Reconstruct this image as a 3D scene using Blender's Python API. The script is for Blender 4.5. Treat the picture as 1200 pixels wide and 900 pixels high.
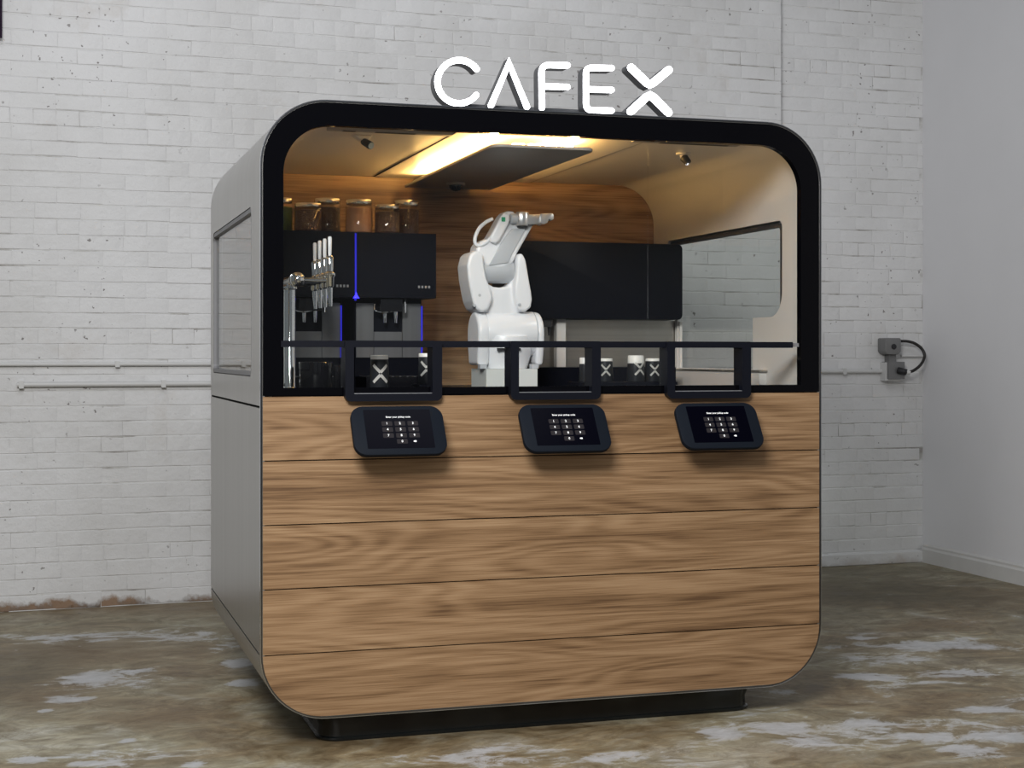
import bpy, bmesh, math, random
import numpy as np
from mathutils import Vector, Matrix

random.seed(7)
for o in list(bpy.data.objects):
    bpy.data.objects.remove(o, do_unlink=True)
scene = bpy.context.scene
COL = scene.collection
PI = math.pi

# ------------------------------------------------------------------ camera
B = 0.11                                   # height of the plinth under the kiosk body
F, HZ, TH = 1775.29, 416.41, -0.2998       # focal length (px), horizon row, yaw
CAM = np.array([-0.6983, -5.1154, 1.2331 + B])
cd = bpy.data.cameras.new('camera')
cam = bpy.data.objects.new('camera', cd)
COL.objects.link(cam)
cam.location = CAM
cam.rotation_euler = (PI / 2, 0, TH)
cd.sensor_width = 36.0
cd.lens = F / 1200 * 36.0
cd.shift_y = (HZ - 450) / 1200
cd.clip_end = 100
scene.camera = cam

# ------------------------------------------------------------------ light
scene.view_settings.view_transform = 'Standard'
scene.view_settings.look = 'None'
scene.view_settings.gamma = 1
scene.view_settings.exposure = -0.22
world = bpy.data.worlds.new('world')
scene.world = world
world.use_nodes = True
world.node_tree.nodes['Background'].inputs[0].default_value = (0.90, 0.95, 1.0, 1)
world.node_tree.nodes['Background'].inputs[1].default_value = 0.17


def area_light(name, loc, target, sx, sy, power, color=(1, 1, 1)):
    l = bpy.data.lights.new(name, 'AREA')
    l.shape = 'RECTANGLE'
    l.size, l.size_y, l.energy, l.color = sx, sy, power, color
    o = bpy.data.objects.new(name, l)
    COL.objects.link(o)
    o.location = loc
    o.rotation_euler = (Vector(target) - Vector(loc)).to_track_quat('-Z', 'Y').to_euler()
    return o


area_light('ceiling_lamp_front', (-1.1, -3.9, 3.45), (1.2, 0.6, 1.1), 1.5, 1.0, 262, (1.0, 0.99, 0.98))
area_light('wall_fill_back', (0.3, -1.4, 5.2), (0.6, 3.3, 2.6), 4.0, 1.6, 92, (0.92, 0.94, 1.0))  # added fill that brightens the upper brick wall, no real fitting

# ------------------------------------------------------------------ pixel helpers (photo pixel + a known plane -> position)
R_ = np.array([math.cos(TH), math.sin(TH), 0])
FW = np.array([-math.sin(TH), math.cos(TH), 0])
UP = np.array([0, 0, 1.0])


def ray(u, v): return FW + R_ * (u - 600) / F + UP * (HZ - v) / F
def atY(u, v, Y):
    d = ray(u, v); return Vector(CAM + d * (Y - CAM[1]) / d[1])
def atX(u, v, X):
    d = ray(u, v); return Vector(CAM + d * (X - CAM[0]) / d[0])
def atZ(u, v, Z):
    d = ray(u, v); return Vector(CAM + d * (Z - CAM[2]) / d[2])
def pix(p):
    d = np.array(p) - CAM; Z = d @ FW
    return 600 + F * (d @ R_) / Z, HZ - F * d[2] / Z, Z


# ------------------------------------------------------------------ materials
def new_mat(name):
    m = bpy.data.materials.new(name)
    m.use_nodes = True
    nt = m.node_tree
    return m, nt, nt.nodes['Principled BSDF']


def plain(name, col, rough=0.5, metal=0.0, emit=None, estr=0.0, spec=0.5, noise=0.0, nscale=30, bump=0.0, coat=0.0):
    m, nt, b = new_mat(name)
    b.inputs['Base Color'].default_value = (*col, 1)
    b.inputs['Roughness'].default_value = rough
    b.inputs['Metallic'].default_value = metal
    b.inputs['Specular IOR Level'].default_value = spec
    b.inputs['Coat Weight'].default_value = coat
    if emit:
        b.inputs['Emission Color'].default_value = (*emit, 1)
        b.inputs['Emission Strength'].default_value = estr
    if noise or bump:
        n = nt.nodes.new('ShaderNodeTexNoise')
        n.inputs['Scale'].default_value = nscale
        n.inputs['Detail'].default_value = 3
        tc = nt.nodes.new('ShaderNodeNewGeometry')
        nt.links.new(tc.outputs['Position'], n.inputs['Vector'])
        if noise:
            mx = nt.nodes.new('ShaderNodeMix'); mx.data_type = 'RGBA'
            mx.inputs[6].default_value = (*[c * (1 - noise) for c in col], 1)
            mx.inputs[7].default_value = (*[min(1, c * (1 + noise)) for c in col], 1)
            nt.links.new(n.outputs['Fac'], mx.inputs[0])
            nt.links.new(mx.outputs[2], b.inputs['Base Color'])
        if bump:
            bp = nt.nodes.new('ShaderNodeBump')
            bp.inputs['Strength'].default_value = bump
            bp.inputs['Distance'].default_value = 0.01
            nt.links.new(n.outputs['Fac'], bp.inputs['Height'])
            nt.links.new(bp.outputs[0], b.inputs['Normal'])
    return m


def N(nt, kind, **kw):
    n = nt.nodes.new(kind)
    for k, v in kw.items():
        if k.startswith('i_'):
            key = k[2:]
            key = int(key) if key.isdigit() else key.replace('_', ' ')
            n.inputs[key].default_value = v
        else:
            setattr(n, k, v)
    return n


def ramp(nt, src, stops):
    r = nt.nodes.new('ShaderNodeValToRGB')
    el = r.color_ramp.elements
    while len(el) > 1: el.remove(el[-1])
    el[0].position, el[0].color = stops[0][0], stops[0][1]
    for p, c in stops[1:]:
        e = el.new(p); e.color = c
    nt.links.new(src, r.inputs[0])
    return r


def g(v): return (v, v, v, 1)


def mixrgb(nt, fac, a, b, mode='MIX'):
    m = nt.nodes.new('ShaderNodeMix'); m.data_type = 'RGBA'; m.blend_type = mode
    for s, i in ((fac, 0), (a, 6), (b, 7)):
        if hasattr(s, 'is_linked') or hasattr(s, 'links'): nt.links.new(s, m.inputs[i])
        elif i == 0: m.inputs[0].default_value = s
        else: m.inputs[i].default_value = s
    return m.outputs[2]


def math_(nt, op, a, b=0.5):
    m = nt.nodes.new('ShaderNodeMath'); m.operation = op
    for s, i in ((a, 0), (b, 1)):
        if hasattr(s, 'links'): nt.links.new(s, m.inputs[i])
        else: m.inputs[i].default_value = s
    return m.outputs[0]


def wood_mat():
    m, nt, b = new_mat('oak laminate')
    L = nt.links.new
    geo = N(nt, 'ShaderNodeTexCoord'); oi = N(nt, 'ShaderNodeObjectInfo')
    off = N(nt, 'ShaderNodeCombineXYZ')
    L(math_(nt, 'MULTIPLY', oi.outputs['Random'], 37.0), off.inputs[0])
    L(math_(nt, 'MULTIPLY', oi.outputs['Random'], 91.0), off.inputs[2])
    add = N(nt, 'ShaderNodeVectorMath', operation='ADD')
    L(geo.outputs['Object'], add.inputs[0]); L(off.outputs[0], add.inputs[1])
    def mapped(sc):
        mp = N(nt, 'ShaderNodeMapping'); mp.inputs['Scale'].default_value = sc
        L(add.outputs[0], mp.inputs[0]); return mp.outputs[0]
    big = N(nt, 'ShaderNodeTexNoise', i_Scale=1.0, i_Detail=2.0, i_Roughness=0.45, i_Distortion=0.15)
    L(mapped((0.5, 1, 4.2)), big.inputs['Vector'])
    ring = math_(nt, 'SINE', math_(nt, 'MULTIPLY', big.outputs['Fac'], 120.0))
    ringc = ramp(nt, math_(nt, 'MULTIPLY_ADD', ring, 0.5), [(0.0, g(0)), (0.45, g(0.45)), (1, g(1))])
    fine = N(nt, 'ShaderNodeTexNoise', i_Scale=1.0, i_Detail=4, i_Roughness=0.65)
    L(mapped((3.2, 5, 190)), fine.inputs['Vector'])
    mid = N(nt, 'ShaderNodeTexNoise', i_Scale=1.0, i_Detail=3, i_Roughness=0.55)
    L(mapped((0.7, 1, 16)), mid.inputs['Vector'])
    fc = ramp(nt, fine.outputs['Fac'], [(0.30, g(0.10)), (0.50, g(0.55)), (0.70, g(0.86))])
    v = math_(nt, 'ADD', math_(nt, 'MULTIPLY', ringc.outputs[0], 0.11), math_(nt, 'MULTIPLY', fc.outputs[0], 0.34))
    v = math_(nt, 'ADD', v, math_(nt, 'MULTIPLY', mid.outputs['Fac'], 0.58))
    cr = ramp(nt, v, [(0.33, (0.125, 0.065, 0.029, 1)), (0.46, (0.240, 0.137, 0.065, 1)), (0.58, (0.330, 0.200, 0.103, 1)), (0.74, (0.43, 0.278, 0.154, 1))])
    L(cr.outputs[0], b.inputs['Base Color'])
    b.inputs['Roughness'].default_value = 0.45
    bp = N(nt, 'ShaderNodeBump', i_Strength=0.12, i_Distance=0.003)
    L(fine.outputs['Fac'], bp.inputs['Height']); L(bp.outputs[0], b.inputs['Normal'])
    return m


def brick_mat():
    m, nt, b = new_mat('white painted brick')
    L = nt.links.new
    geo = N(nt, 'ShaderNodeNewGeometry')
    P = geo.outputs['Position']
    big = N(nt, 'ShaderNodeTexNoise', i_Scale=0.9, i_Detail=5, i_Roughness=0.6); L(P, big.inputs['Vector'])
    base = ramp(nt, big.outputs['Fac'], [(0.3, (0.60, 0.595, 0.585, 1)), (0.55, (0.70, 0.70, 0.70, 1)), (0.8, (0.745, 0.745, 0.75, 1))])
    # grey and tan grime where the paint has aged
    st = N(nt, 'ShaderNodeTexNoise', i_Scale=2.3, i_Detail=6, i_Roughness=0.7); L(P, st.inputs['Vector'])
    stf = ramp(nt, st.outputs['Fac'], [(0.60, g(0)), (0.78, g(0.30))])
    c = mixrgb(nt, stf.outputs[0], base.outputs[0], (0.44, 0.37, 0.29, 1))
    # pits and chips
    pt = N(nt, 'ShaderNodeTexNoise', i_Scale=34, i_Detail=2, i_Roughness=0.5); L(P, pt.inputs['Vector'])
    ptm = N(nt, 'ShaderNodeTexNoise', i_Scale=1.7, i_Detail=2); L(P, ptm.inputs['Vector'])
    pits = math_(nt, 'MULTIPLY', ramp(nt, pt.outputs['Fac'], [(0.705, g(0)), (0.73, g(1))]).outputs[0],
                 ramp(nt, ptm.outputs['Fac'], [(0.40, g(0)), (0.55, g(1))]).outputs[0])
    c = mixrgb(nt, math_(nt, 'MULTIPLY', pits, 0.8), c, (0.13, 0.11, 0.10, 1))
    # rust and bare masonry along the foot of the wall
    sep = N(nt, 'ShaderNodeSeparateXYZ'); L(P, sep.inputs[0])
    rn = N(nt, 'ShaderNodeTexNoise', i_Scale=6, i_Detail=5, i_Roughness=0.65); L(P, rn.inputs['Vector'])
    hgt = math_(nt, 'SUBTRACT', math_(nt, 'MULTIPLY', rn.outputs['Fac'], 0.20), math_(nt, 'ADD', sep.outputs[2], 0.052))
    side = ramp(nt, math_(nt, 'MULTIPLY_ADD', sep.outputs[0], -0.25), [(0.0, g(0.25)), (0.6, g(1))])
    rf = ramp(nt, math_(nt, 'MULTIPLY', hgt, math_(nt, 'MULTIPLY', side.outputs[0], 11.0)), [(0.0, g(0)), (0.4, g(0.9))])
    rc = ramp(nt, rn.outputs['Fac'], [(0.42, (0.06, 0.04, 0.022, 1)), (0.62, (0.22, 0.115, 0.045, 1))])
    c = mixrgb(nt, rf.outputs[0], c, rc.outputs[0])
    L(c, b.inputs['Base Color'])
    b.inputs['Roughness'].default_value = 0.55
    bn = N(nt, 'ShaderNodeTexNoise', i_Scale=22, i_Detail=5, i_Roughness=0.6); L(P, bn.inputs['Vector'])
    hh = math_(nt, 'SUBTRACT', bn.outputs['Fac'], math_(nt, 'MULTIPLY', pits, 0.6))
    bp = N(nt, 'ShaderNodeBump', i_Strength=0.45, i_Distance=0.012)
    L(hh, bp.inputs['Height']); L(bp.outputs[0], b.inputs['Normal'])
    return m


def mortar_mat():
    m, nt, b = new_mat('painted mortar')
    L = nt.links.new
    geo = N(nt, 'ShaderNodeNewGeometry')
    n = N(nt, 'ShaderNodeTexNoise', i_Scale=2.4, i_Detail=5, i_Roughness=0.7); L(geo.outputs['Position'], n.inputs['Vector'])
    c = ramp(nt, n.outputs['Fac'], [(0.30, (0.22, 0.20, 0.18, 1)), (0.40, (0.45, 0.44, 0.42, 1)), (0.50, (0.66, 0.66, 0.65, 1))])
    L(c.outputs[0], b.inputs['Base Color']); b.inputs['Roughness'].default_value = 0.7
    return m


def floor_mat():
    m, nt, b = new_mat('worn concrete')
    L = nt.links.new
    geo = N(nt, 'ShaderNodeNewGeometry')
    mp = N(nt, 'ShaderNodeMapping')
    mp.inputs['Rotation'].default_value = (0, 0, -TH)
    mp.inputs['Scale'].default_value = (0.78, 1.1, 1)
    L(geo.outputs['Position'], mp.inputs[0]); P = mp.outputs[0]
    n1 = N(nt, 'ShaderNodeTexNoise', i_Scale=1.1, i_Detail=6, i_Roughness=0.62, i_Distortion=0.4); L(P, n1.inputs['Vector'])
    n2 = N(nt, 'ShaderNodeTexNoise', i_Scale=2.6, i_Detail=8, i_Roughness=0.7, i_Distortion=0.9); L(P, n2.inputs['Vector'])
    n3 = N(nt, 'ShaderNodeTexNoise', i_Scale=14, i_Detail=5, i_Roughness=0.7); L(P, n3.inputs['Vector'])
    c1 = ramp(nt, n1.outputs['Fac'], [(0.32, (0.085, 0.055, 0.026, 1)), (0.44, (0.185, 0.140, 0.080, 1)), (0.54, (0.235, 0.215, 0.145, 1)), (0.68, (0.36, 0.345, 0.285, 1))])
    c2 = ramp(nt, n2.outputs['Fac'], [(0.36, (0.10, 0.062, 0.028, 1)), (0.46, (0.21, 0.165, 0.10, 1)), (0.55, (0.29, 0.265, 0.20, 1)), (0.66, (0.43, 0.425, 0.395, 1))])
    n4 = N(nt, 'ShaderNodeTexNoise', i_Scale=6.5, i_Detail=8, i_Roughness=0.75, i_Distortion=1.2); L(P, n4.inputs['Vector'])
    c = mixrgb(nt, 0.5, c1.outputs[0], c2.outputs[0])
    c4 = ramp(nt, n4.outputs['Fac'], [(0.36, (0.62, 0.54, 0.42, 1)), (0.5, (1.2, 1.17, 1.12, 1)), (0.64, (1.85, 1.85, 1.80, 1))])
    c = mixrgb(nt, 0.75, c, c4.outputs[0], 'MULTIPLY')
    at = N(nt, 'ShaderNodeVertexColor', layer_name='wear_and_light')
    sp = N(nt, 'ShaderNodeSeparateColor'); L(at.outputs[0], sp.inputs[0])
    # brown stained areas (green channel), damp dark areas (blue channel)
    nb = math_(nt, 'MULTIPLY', sp.outputs[1], ramp(nt, n2.outputs['Fac'], [(0.35, g(0.35)), (0.6, g(0.95))]).outputs[0])
    c = mixrgb(nt, nb, c, (0.150, 0.088, 0.038, 1))
    nd = math_(nt, 'MULTIPLY', sp.outputs[2], ramp(nt, n1.outputs['Fac'], [(0.3, g(0.95)), (0.7, g(0.45))]).outputs[0])
    c = mixrgb(nt, nd, c, (0.060, 0.052, 0.024, 1))
    # remains of pale paint, plus the painted light spill
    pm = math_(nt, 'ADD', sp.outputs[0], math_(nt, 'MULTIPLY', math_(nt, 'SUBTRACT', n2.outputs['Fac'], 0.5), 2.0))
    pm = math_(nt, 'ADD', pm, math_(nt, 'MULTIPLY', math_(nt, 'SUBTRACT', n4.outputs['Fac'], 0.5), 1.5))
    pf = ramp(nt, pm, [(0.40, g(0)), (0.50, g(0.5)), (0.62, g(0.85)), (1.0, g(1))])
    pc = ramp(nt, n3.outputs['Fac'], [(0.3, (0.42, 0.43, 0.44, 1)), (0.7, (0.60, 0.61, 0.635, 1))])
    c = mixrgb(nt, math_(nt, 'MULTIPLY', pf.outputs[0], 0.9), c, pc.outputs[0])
    # dark specks
    vs = N(nt, 'ShaderNodeTexVoronoi', i_Scale=3.0); L(geo.outputs['Position'], vs.inputs['Vector'])
    sk = ramp(nt, vs.outputs['Distance'], [(0.022, g(1)), (0.032, g(0))])
    c = mixrgb(nt, math_(nt, 'MULTIPLY', sk.outputs[0], 0.8), c, (0.03, 0.028, 0.025, 1))
    L(c, b.inputs['Base Color'])
    rr = ramp(nt, n2.outputs['Fac'], [(0.35, g(0.40)), (0.65, g(0.62))])
    L(rr.outputs[0], b.inputs['Roughness'])
    b.inputs['Specular IOR Level'].default_value = 0.35
    bp = N(nt, 'ShaderNodeBump', i_Strength=0.25, i_Distance=0.01)
    L(n3.outputs['Fac'], bp.inputs['Height']); L(bp.outputs[0], b.inputs['Normal'])
    return m


def brushed(name, col, rough, metal, axis='z', amt=0.18):
    m, nt, b = new_mat(name)
    L = nt.links.new
    geo = N(nt, 'ShaderNodeNewGeometry')
    mp = N(nt, 'ShaderNodeMapping')
    mp.inputs['Scale'].default_value = (14, 14, 0.35) if axis == 'z' else (0.35, 60, 60)
    L(geo.outputs['Position'], mp.inputs[0])
    n = N(nt, 'ShaderNodeTexNoise', i_Scale=1.0, i_Detail=4, i_Roughness=0.6); L(mp.outputs[0], n.inputs['Vector'])
    cr = ramp(nt, n.outputs['Fac'], [(0.3, (*[c * (1 - amt) for c in col], 1)), (0.7, (*[min(1, c * (1 + amt)) for c in col], 1))])
    L(cr.outputs[0], b.inputs['Base Color'])
    b.inputs['Roughness'].default_value = rough
    b.inputs['Metallic'].default_value = metal
    return m


def glass_mat(name, tint=(1, 1, 1), refl=1.0):
    m = bpy.data.materials.new(name); m.use_nodes = True
    nt = m.node_tree; nt.nodes.clear(); L = nt.links.new
    out = N(nt, 'ShaderNodeOutputMaterial')
    tr = N(nt, 'ShaderNodeBsdfTransparent'); tr.inputs[0].default_value = (*tint, 1)
    gl = N(nt, 'ShaderNodeBsdfGlossy'); gl.inputs['Roughness'].default_value = 0.0
    geo = N(nt, 'ShaderNodeNewGeometry')
    dt = N(nt, 'ShaderNodeVectorMath', operation='DOT_PRODUCT')
    L(geo.outputs['Incoming'], dt.inputs[0]); L(geo.outputs['Normal'], dt.inputs[1])
    om = math_(nt, 'SUBTRACT', 1.0, math_(nt, 'ABSOLUTE', dt.outputs['Value'], 0))
    fr = math_(nt, 'MULTIPLY_ADD', math_(nt, 'POWER', om, 5.0), 0.96)      # Schlick
    fr.node.inputs[2].default_value = 0.04
    mx = N(nt, 'ShaderNodeMixShader')
    L(math_(nt, 'MULTIPLY', fr, refl), mx.inputs[0])
    L(tr.outputs[0], mx.inputs[1]); L(gl.outputs[0], mx.inputs[2]); L(mx.outputs[0], out.inputs[0])
    return m


M = dict(
    wood=wood_mat(), brick=brick_mat(), mortar=mortar_mat(), floor=floor_mat(),
    wallp=plain('grey white wall paint', (0.70, 0.70, 0.715), 0.55, noise=0.04, nscale=2.5, bump=0.05),
    trimp=plain('white trim paint', (0.58, 0.575, 0.56), 0.45, noise=0.10, nscale=7),
    shell=brushed('brushed grey metal', (0.42, 0.412, 0.39), 0.30, 0.8, 'z', 0.05),
    edge=plain('dark edge metal', (0.16, 0.16, 0.17), 0.22, 1.0),
    bead=plain('highlight bead metal', (0.55, 0.57, 0.60), 0.18, 1.0),
    blackglass=plain('black glass', (0.002, 0.002, 0.003), 0.06, spec=0.15),
    black=plain('black powder coat', (0.005, 0.006, 0.011), 0.45, spec=0.18),
    plinth=plain('black plinth', (0.006, 0.008, 0.009), 0.22, spec=0.5),
    gap=plain('black joint', (0.012, 0.010, 0.009), 0.8),
    liner=plain('ivory liner', (0.66, 0.63, 0.60), 0.32),
    dropp=plain('grey ceiling panel', (0.30, 0.28, 0.27), 0.5),
    grey=plain('mid grey plastic', (0.22, 0.22, 0.23), 0.5),
    steel=brushed('brushed stainless', (0.50, 0.47, 0.43), 0.30, 1.0, 'x', 0.08),
    mirror=plain('polished stainless', (0.66, 0.67, 0.66), 0.08, 1.0),
    chrome=plain('chrome', (0.86, 0.87, 0.89), 0.07, 1.0),
    machine=plain('satin black machine body', (0.0035, 0.0042, 0.008), 0.42, spec=0.10),
    gloss=plain('gloss black', (0.006, 0.006, 0.008), 0.12, spec=0.5),
    msteel=brushed('machine steel', (0.20, 0.20, 0.205), 0.40, 0.9, 'z', 0.12),
    robot=plain('white robot enamel', (0.82, 0.83, 0.86), 0.32),
    robotgrey=plain('grey robot casting', (0.50, 0.52, 0.55), 0.38),
    robotbase=plain('off white robot base', (0.70, 0.72, 0.70), 0.45),
    green=plain('green mark', (0.03, 0.34, 0.16), 0.5),
    dark=plain('dark rubber', (0.015, 0.015, 0.017), 0.6),
    glass=glass_mat('clear glass', (0.985, 0.995, 0.99), 0.55),
    sideglass=glass_mat('side window glass', (0.93, 0.945, 0.93), 1.0),
    jarglass=glass_mat('jar glass', (0.96, 0.96, 0.95), 1.0),
    neon=plain('lit white acrylic', (1, 1, 1), 0.4, emit=(0.95, 0.96, 1.0), estr=8.0),
    casing=plain('dark letter casing', (0.05, 0.052, 0.058), 0.35),
    led=plain('warm led strip', (1, 0.9, 0.7), 0.4, emit=(1.0, 0.58, 0.18), estr=165.0),
    blue=plain('blue led', (0.05, 0.05, 1), 0.4, emit=(0.03, 0.02, 1.0), estr=3.0),
    tabcase=plain('tablet case', (0.007, 0.010, 0.016), 0.6, spec=0.10),
    bluedim=plain('dim blue led', (0.02, 0.02, 0.2), 0.4, emit=(0.02, 0.015, 1.0), estr=0.55),
    alu=plain('satin aluminium', (0.66, 0.67, 0.69), 0.28, 0.75),
    screen=plain('tablet screen', (0.001, 0.001, 0.004), 0.25, spec=0.05),
    uitext=plain('lit screen text', (0.3, 0.3, 0.3), 0.5, emit=(1, 1, 1), estr=1.0),
    uikey=plain('screen key', (0.022, 0.020, 0.022), 0.6, spec=0.05, emit=(0.10, 0.085, 0.095), estr=0.10),
    cup=plain('black cup card', (0.018, 0.020, 0.024), 0.32),
    cupwhite=plain('white cup card', (0.80, 0.79, 0.75), 0.4),
    lid=plain('brushed jar lid', (0.80, 0.74, 0.64), 0.22, 1.0),
    beans=plain('coffee beans', (0.060, 0.026, 0.014), 0.5, noise=0.8, nscale=160, bump=1.0),
    bean2=plain('roasted coffee beans', (0.10, 0.052, 0.030), 0.5, noise=0.7, nscale=160, bump=1.0),
    matcha=plain('green tea powder', (0.13, 0.20, 0.018), 0.8, noise=0.3, nscale=60),
    cocoa=plain('tan powder', (0.42, 0.235, 0.14), 0.8, noise=0.15, nscale=60),
    pipe=plain('painted conduit', (0.60, 0.60, 0.59), 0.45),
    boxgrey=plain('grey electrical box', (0.20, 0.20, 0.20), 0.5, metal=0.3),
    cable=plain('black cable', (0.012, 0.010, 0.009), 0.45),
    purple=plain('dark purple cloth', (0.035, 0.015, 0.045), 0.8),
)

# ------------------------------------------------------------------ object helpers
WLOC = {}


def link(name, me, mat, parent=None, smooth=None, origin=None):
    if mat is not None: me.materials.append(mat)
    o = bpy.data.objects.new(name, me)
    COL.objects.link(o)
    n = len(me.vertices)
    co = np.empty(n * 3); me.vertices.foreach_get('co', co); co = co.reshape(-1, 3)
    if origin is None:
        c = (co.min(0) + co.max(0)) / 2
        if parent is None: c[2] = co[:, 2].min()
    else: c = np.array(origin)
    me.vertices.foreach_set('co', (co - c).ravel())
    if smooth:
        me.polygons.foreach_set('use_smooth', [True] * len(me.polygons))
        me.set_sharp_from_angle(angle=math.radians(smooth))
    WLOC[o.name] = c
    if parent is not None:
        o.parent = parent
        o.location = c - WLOC[parent.name]
    else: o.location = c
    me.update()
    return o


def obj(name, bm, mat, parent=None, smooth=35):
    bmesh.ops.recalc_face_normals(bm, faces=bm.faces[:])
    me = bpy.data.meshes.new(name); bm.to_mesh(me); bm.free()
    return link(name, me, mat, parent, smooth)


def tag(o, label, cat, group=None, kind=None):
    o['label'] = label; o['category'] = cat
    if group: o['group'] = group
    if kind: o['kind'] = kind
    return o


def structure(o):
    o['kind'] = 'structure'; return o


def empty(name, loc, label, cat, group=None):
    o = bpy.data.objects.new(name, None); COL.objects.link(o)
    o.empty_display_size = 0.1
    o.location = loc; WLOC[o.name] = np.array(loc, float)
    return tag(o, label, cat, group)


def bm_(): return bmesh.new()


def bevel_new(bm, verts, w, seg=2):
    vs = set(verts)
    es = [e for e in bm.edges if e.verts[0] in vs and e.verts[1] in vs and len(e.link_faces) == 2 and e.calc_face_angle(0) > 0.5]
    if es and w > 0:
        bmesh.ops.bevel(bm, geom=es, offset=w, segments=seg, profile=0.5, affect='EDGES', clamp_overlap=True)


def box(bm, x0, x1, y0, y1, z0, z1, bev=0, seg=2):
    vs = [bm.verts.new((x, y, z)) for x in (x0, x1) for y in (y0, y1) for z in (z0, z1)]
    for a, b_, c, d in ((0, 1, 3, 2), (4, 6, 7, 5), (0, 4, 5, 1), (2, 3, 7, 6), (0, 2, 6, 4), (1, 5, 7, 3)):
        bm.faces.new((vs[a], vs[b_], vs[c], vs[d]))
    if bev: bevel_new(bm, vs, bev, seg)
    return bm


def prism(bm, pts, d0, d1, axis='y', bev=0, seg=2):
    """extrude a 2-D outline: axis y -> points are (x,z); x -> (y,z); z -> (x,y)"""
    def P(p, d):
        return {'y': (p[0], d, p[1]), 'x': (d, p[0], p[1]), 'z': (p[0], p[1], d)}[axis]
    a = [bm.verts.new(P(p, d0)) for p in pts]; c = [bm.verts.new(P(p, d1)) for p in pts]
    n = len(pts)
    fa = bm.faces.new(a); fc = bm.faces.new(c[::-1])
    for i in range(n): bm.faces.new((a[i], a[(i + 1) % n], c[(i + 1) % n], c[i]))
    bmesh.ops.recalc_face_normals(bm, faces=bm.faces[:])
    if bev:
        es = list(fa.edges) + list(fc.edges)
        bmesh.ops.bevel(bm, geom=es, offset=bev, segments=seg, profile=0.5, affect='EDGES', clamp_overlap=True)
    return bm


def loops(bm, rings, cap=True):
    R = [[bm.verts.new(p) for p in r] for r in rings]
    n = len(R[0])
    for a, c in zip(R, R[1:]):
        for i in range(n): bm.faces.new((a[i], a[(i + 1) % n], c[(i + 1) % n], c[i]))
    if cap:
        bm.faces.new(R[0][::-1]); bm.faces.new(R[-1])
    return bm


def frame_axes(d):
    d = Vector(d).normalized()
    a = Vector((0, 0, 1)) if abs(d.z) < 0.9 else Vector((1, 0, 0))
    u = d.cross(a).normalized(); return u, d.cross(u).normalized()


def cyl(bm, p, q, r0, r1=None, n=24, bev=0):
    p, q = Vector(p), Vector(q); r1 = r0 if r1 is None else r1
    u, v = frame_axes(q - p)
    prof = [(0, r0), (1, r1)]
    L = (q - p).length
    if bev:
        t = bev / L
        prof = [(0, r0 - bev), (t * .3, r0 - bev * .3), (t, r0), (1 - t, r1), (1 - t * .3, r1 - bev * .3), (1, r1 - bev)]
    rings = [[p + (q - p) * t + (u * math.cos(2 * PI * i / n) + v * math.sin(2 * PI * i / n)) * r for i in range(n)] for t, r in prof]
    return loops(bm, rings)


def lathe(bm, cx, cy, prof, n=28):
    """prof: (radius, z)"""
    rings = [[(cx + r * math.cos(2 * PI * i / n), cy + r * math.sin(2 * PI * i / n), z) for i in range(n)] for r, z in prof]
    return loops(bm, rings)


def tube(bm, pts, r, n=10):
    pts = [Vector(p) for p in pts]
    rings = []
    prev = None
    for i, p in enumerate(pts):
        d = (pts[min(i + 1, len(pts) - 1)] - pts[max(i - 1, 0)]).normalized()
        if prev is None: u, v = frame_axes(d)
        else:
            u = (prev - d * prev.dot(d)).normalized(); v = d.cross(u)
        prev = u
        rings.append([p + (u * math.cos(2 * PI * k / n) + v * math.sin(2 * PI * k / n)) * r for k in range(n)])
    return loops(bm, rings)


def smooth_path(pts, k=6):
    pts = [Vector(p) for p in pts]; out = []
    for i in range(len(pts) - 1):
        p0, p1, p2, p3 = pts[max(i - 1, 0)], pts[i], pts[i + 1], pts[min(i + 2, len(pts) - 1)]
        for j in range(k):
            t = j / k
            out.append(0.5 * ((2 * p1) + (p2 - p0) * t + (2 * p0 - 5 * p1 + 4 * p2 - p3) * t * t + (3 * p1 - p0 - 3 * p2 + p3) * t ** 3))
    out.append(pts[-1]); return out


def rrect(x0, x1, z0, z1, r, n=10, rs=None):
    """rounded rectangle, counter-clockwise from lower-left; rs = radii (ll, lr, ur, ul)"""
    rs = rs or (r, r, r, r); out = []
    for (cx, cz, a0), q in zip(((x0, z0, PI), (x1, z0, 1.5 * PI), (x1, z1, 0), (x0, z1, .5 * PI)), rs):
        sx = 1 if cx == x0 else -1; sz = 1 if cz == z0 else -1
        if q <= 0: out.append((cx, cz)); continue
        for i in range(n + 1):
            a = a0 + i / n * PI / 2
            out.append((cx + sx * q + q * math.cos(a), cz + sz * q + q * math.sin(a)))
    return out


def ring_prism(bm, outer, inner, d0, d1, axis='y'):
    def P(p, d):
        return {'y': (p[0], d, p[1]), 'x': (d, p[0], p[1]), 'z': (p[0], p[1], d)}[axis]
    n = len(outer)
    A = [[bm.verts.new(P(p, d)) for p in pts] for pts, d in ((outer, d0), (outer, d1), (inner, d1), (inner, d0))]
    for k in range(4):
        a, c = A[k], A[(k + 1) % 4]
        for i in range(n): bm.faces.new((a[i], a[(i + 1) % n], c[(i + 1) % n], c[i]))
    return bm


def strip_prism(bm, outer, inner, d0, d1):
    """open band between two open paths, extruded in y"""
    pts = list(outer) + list(inner)[::-1]
    n = len(outer)
    A = [[bm.verts.new((p[0], d, p[1])) for p in path] for path, d in ((outer, d0), (outer, d1), (inner, d1), (inner, d0))]
    for k in range(4):
        a, c = A[k], A[(k + 1) % 4]
        for i in range(n - 1): bm.faces.new((a[i], a[i + 1], c[i + 1], c[i]))
    bm.faces.new([A[k][0] for k in range(4)]); bm.faces.new([A[k][-1] for k in range(4)][::-1])
    return bm


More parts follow.
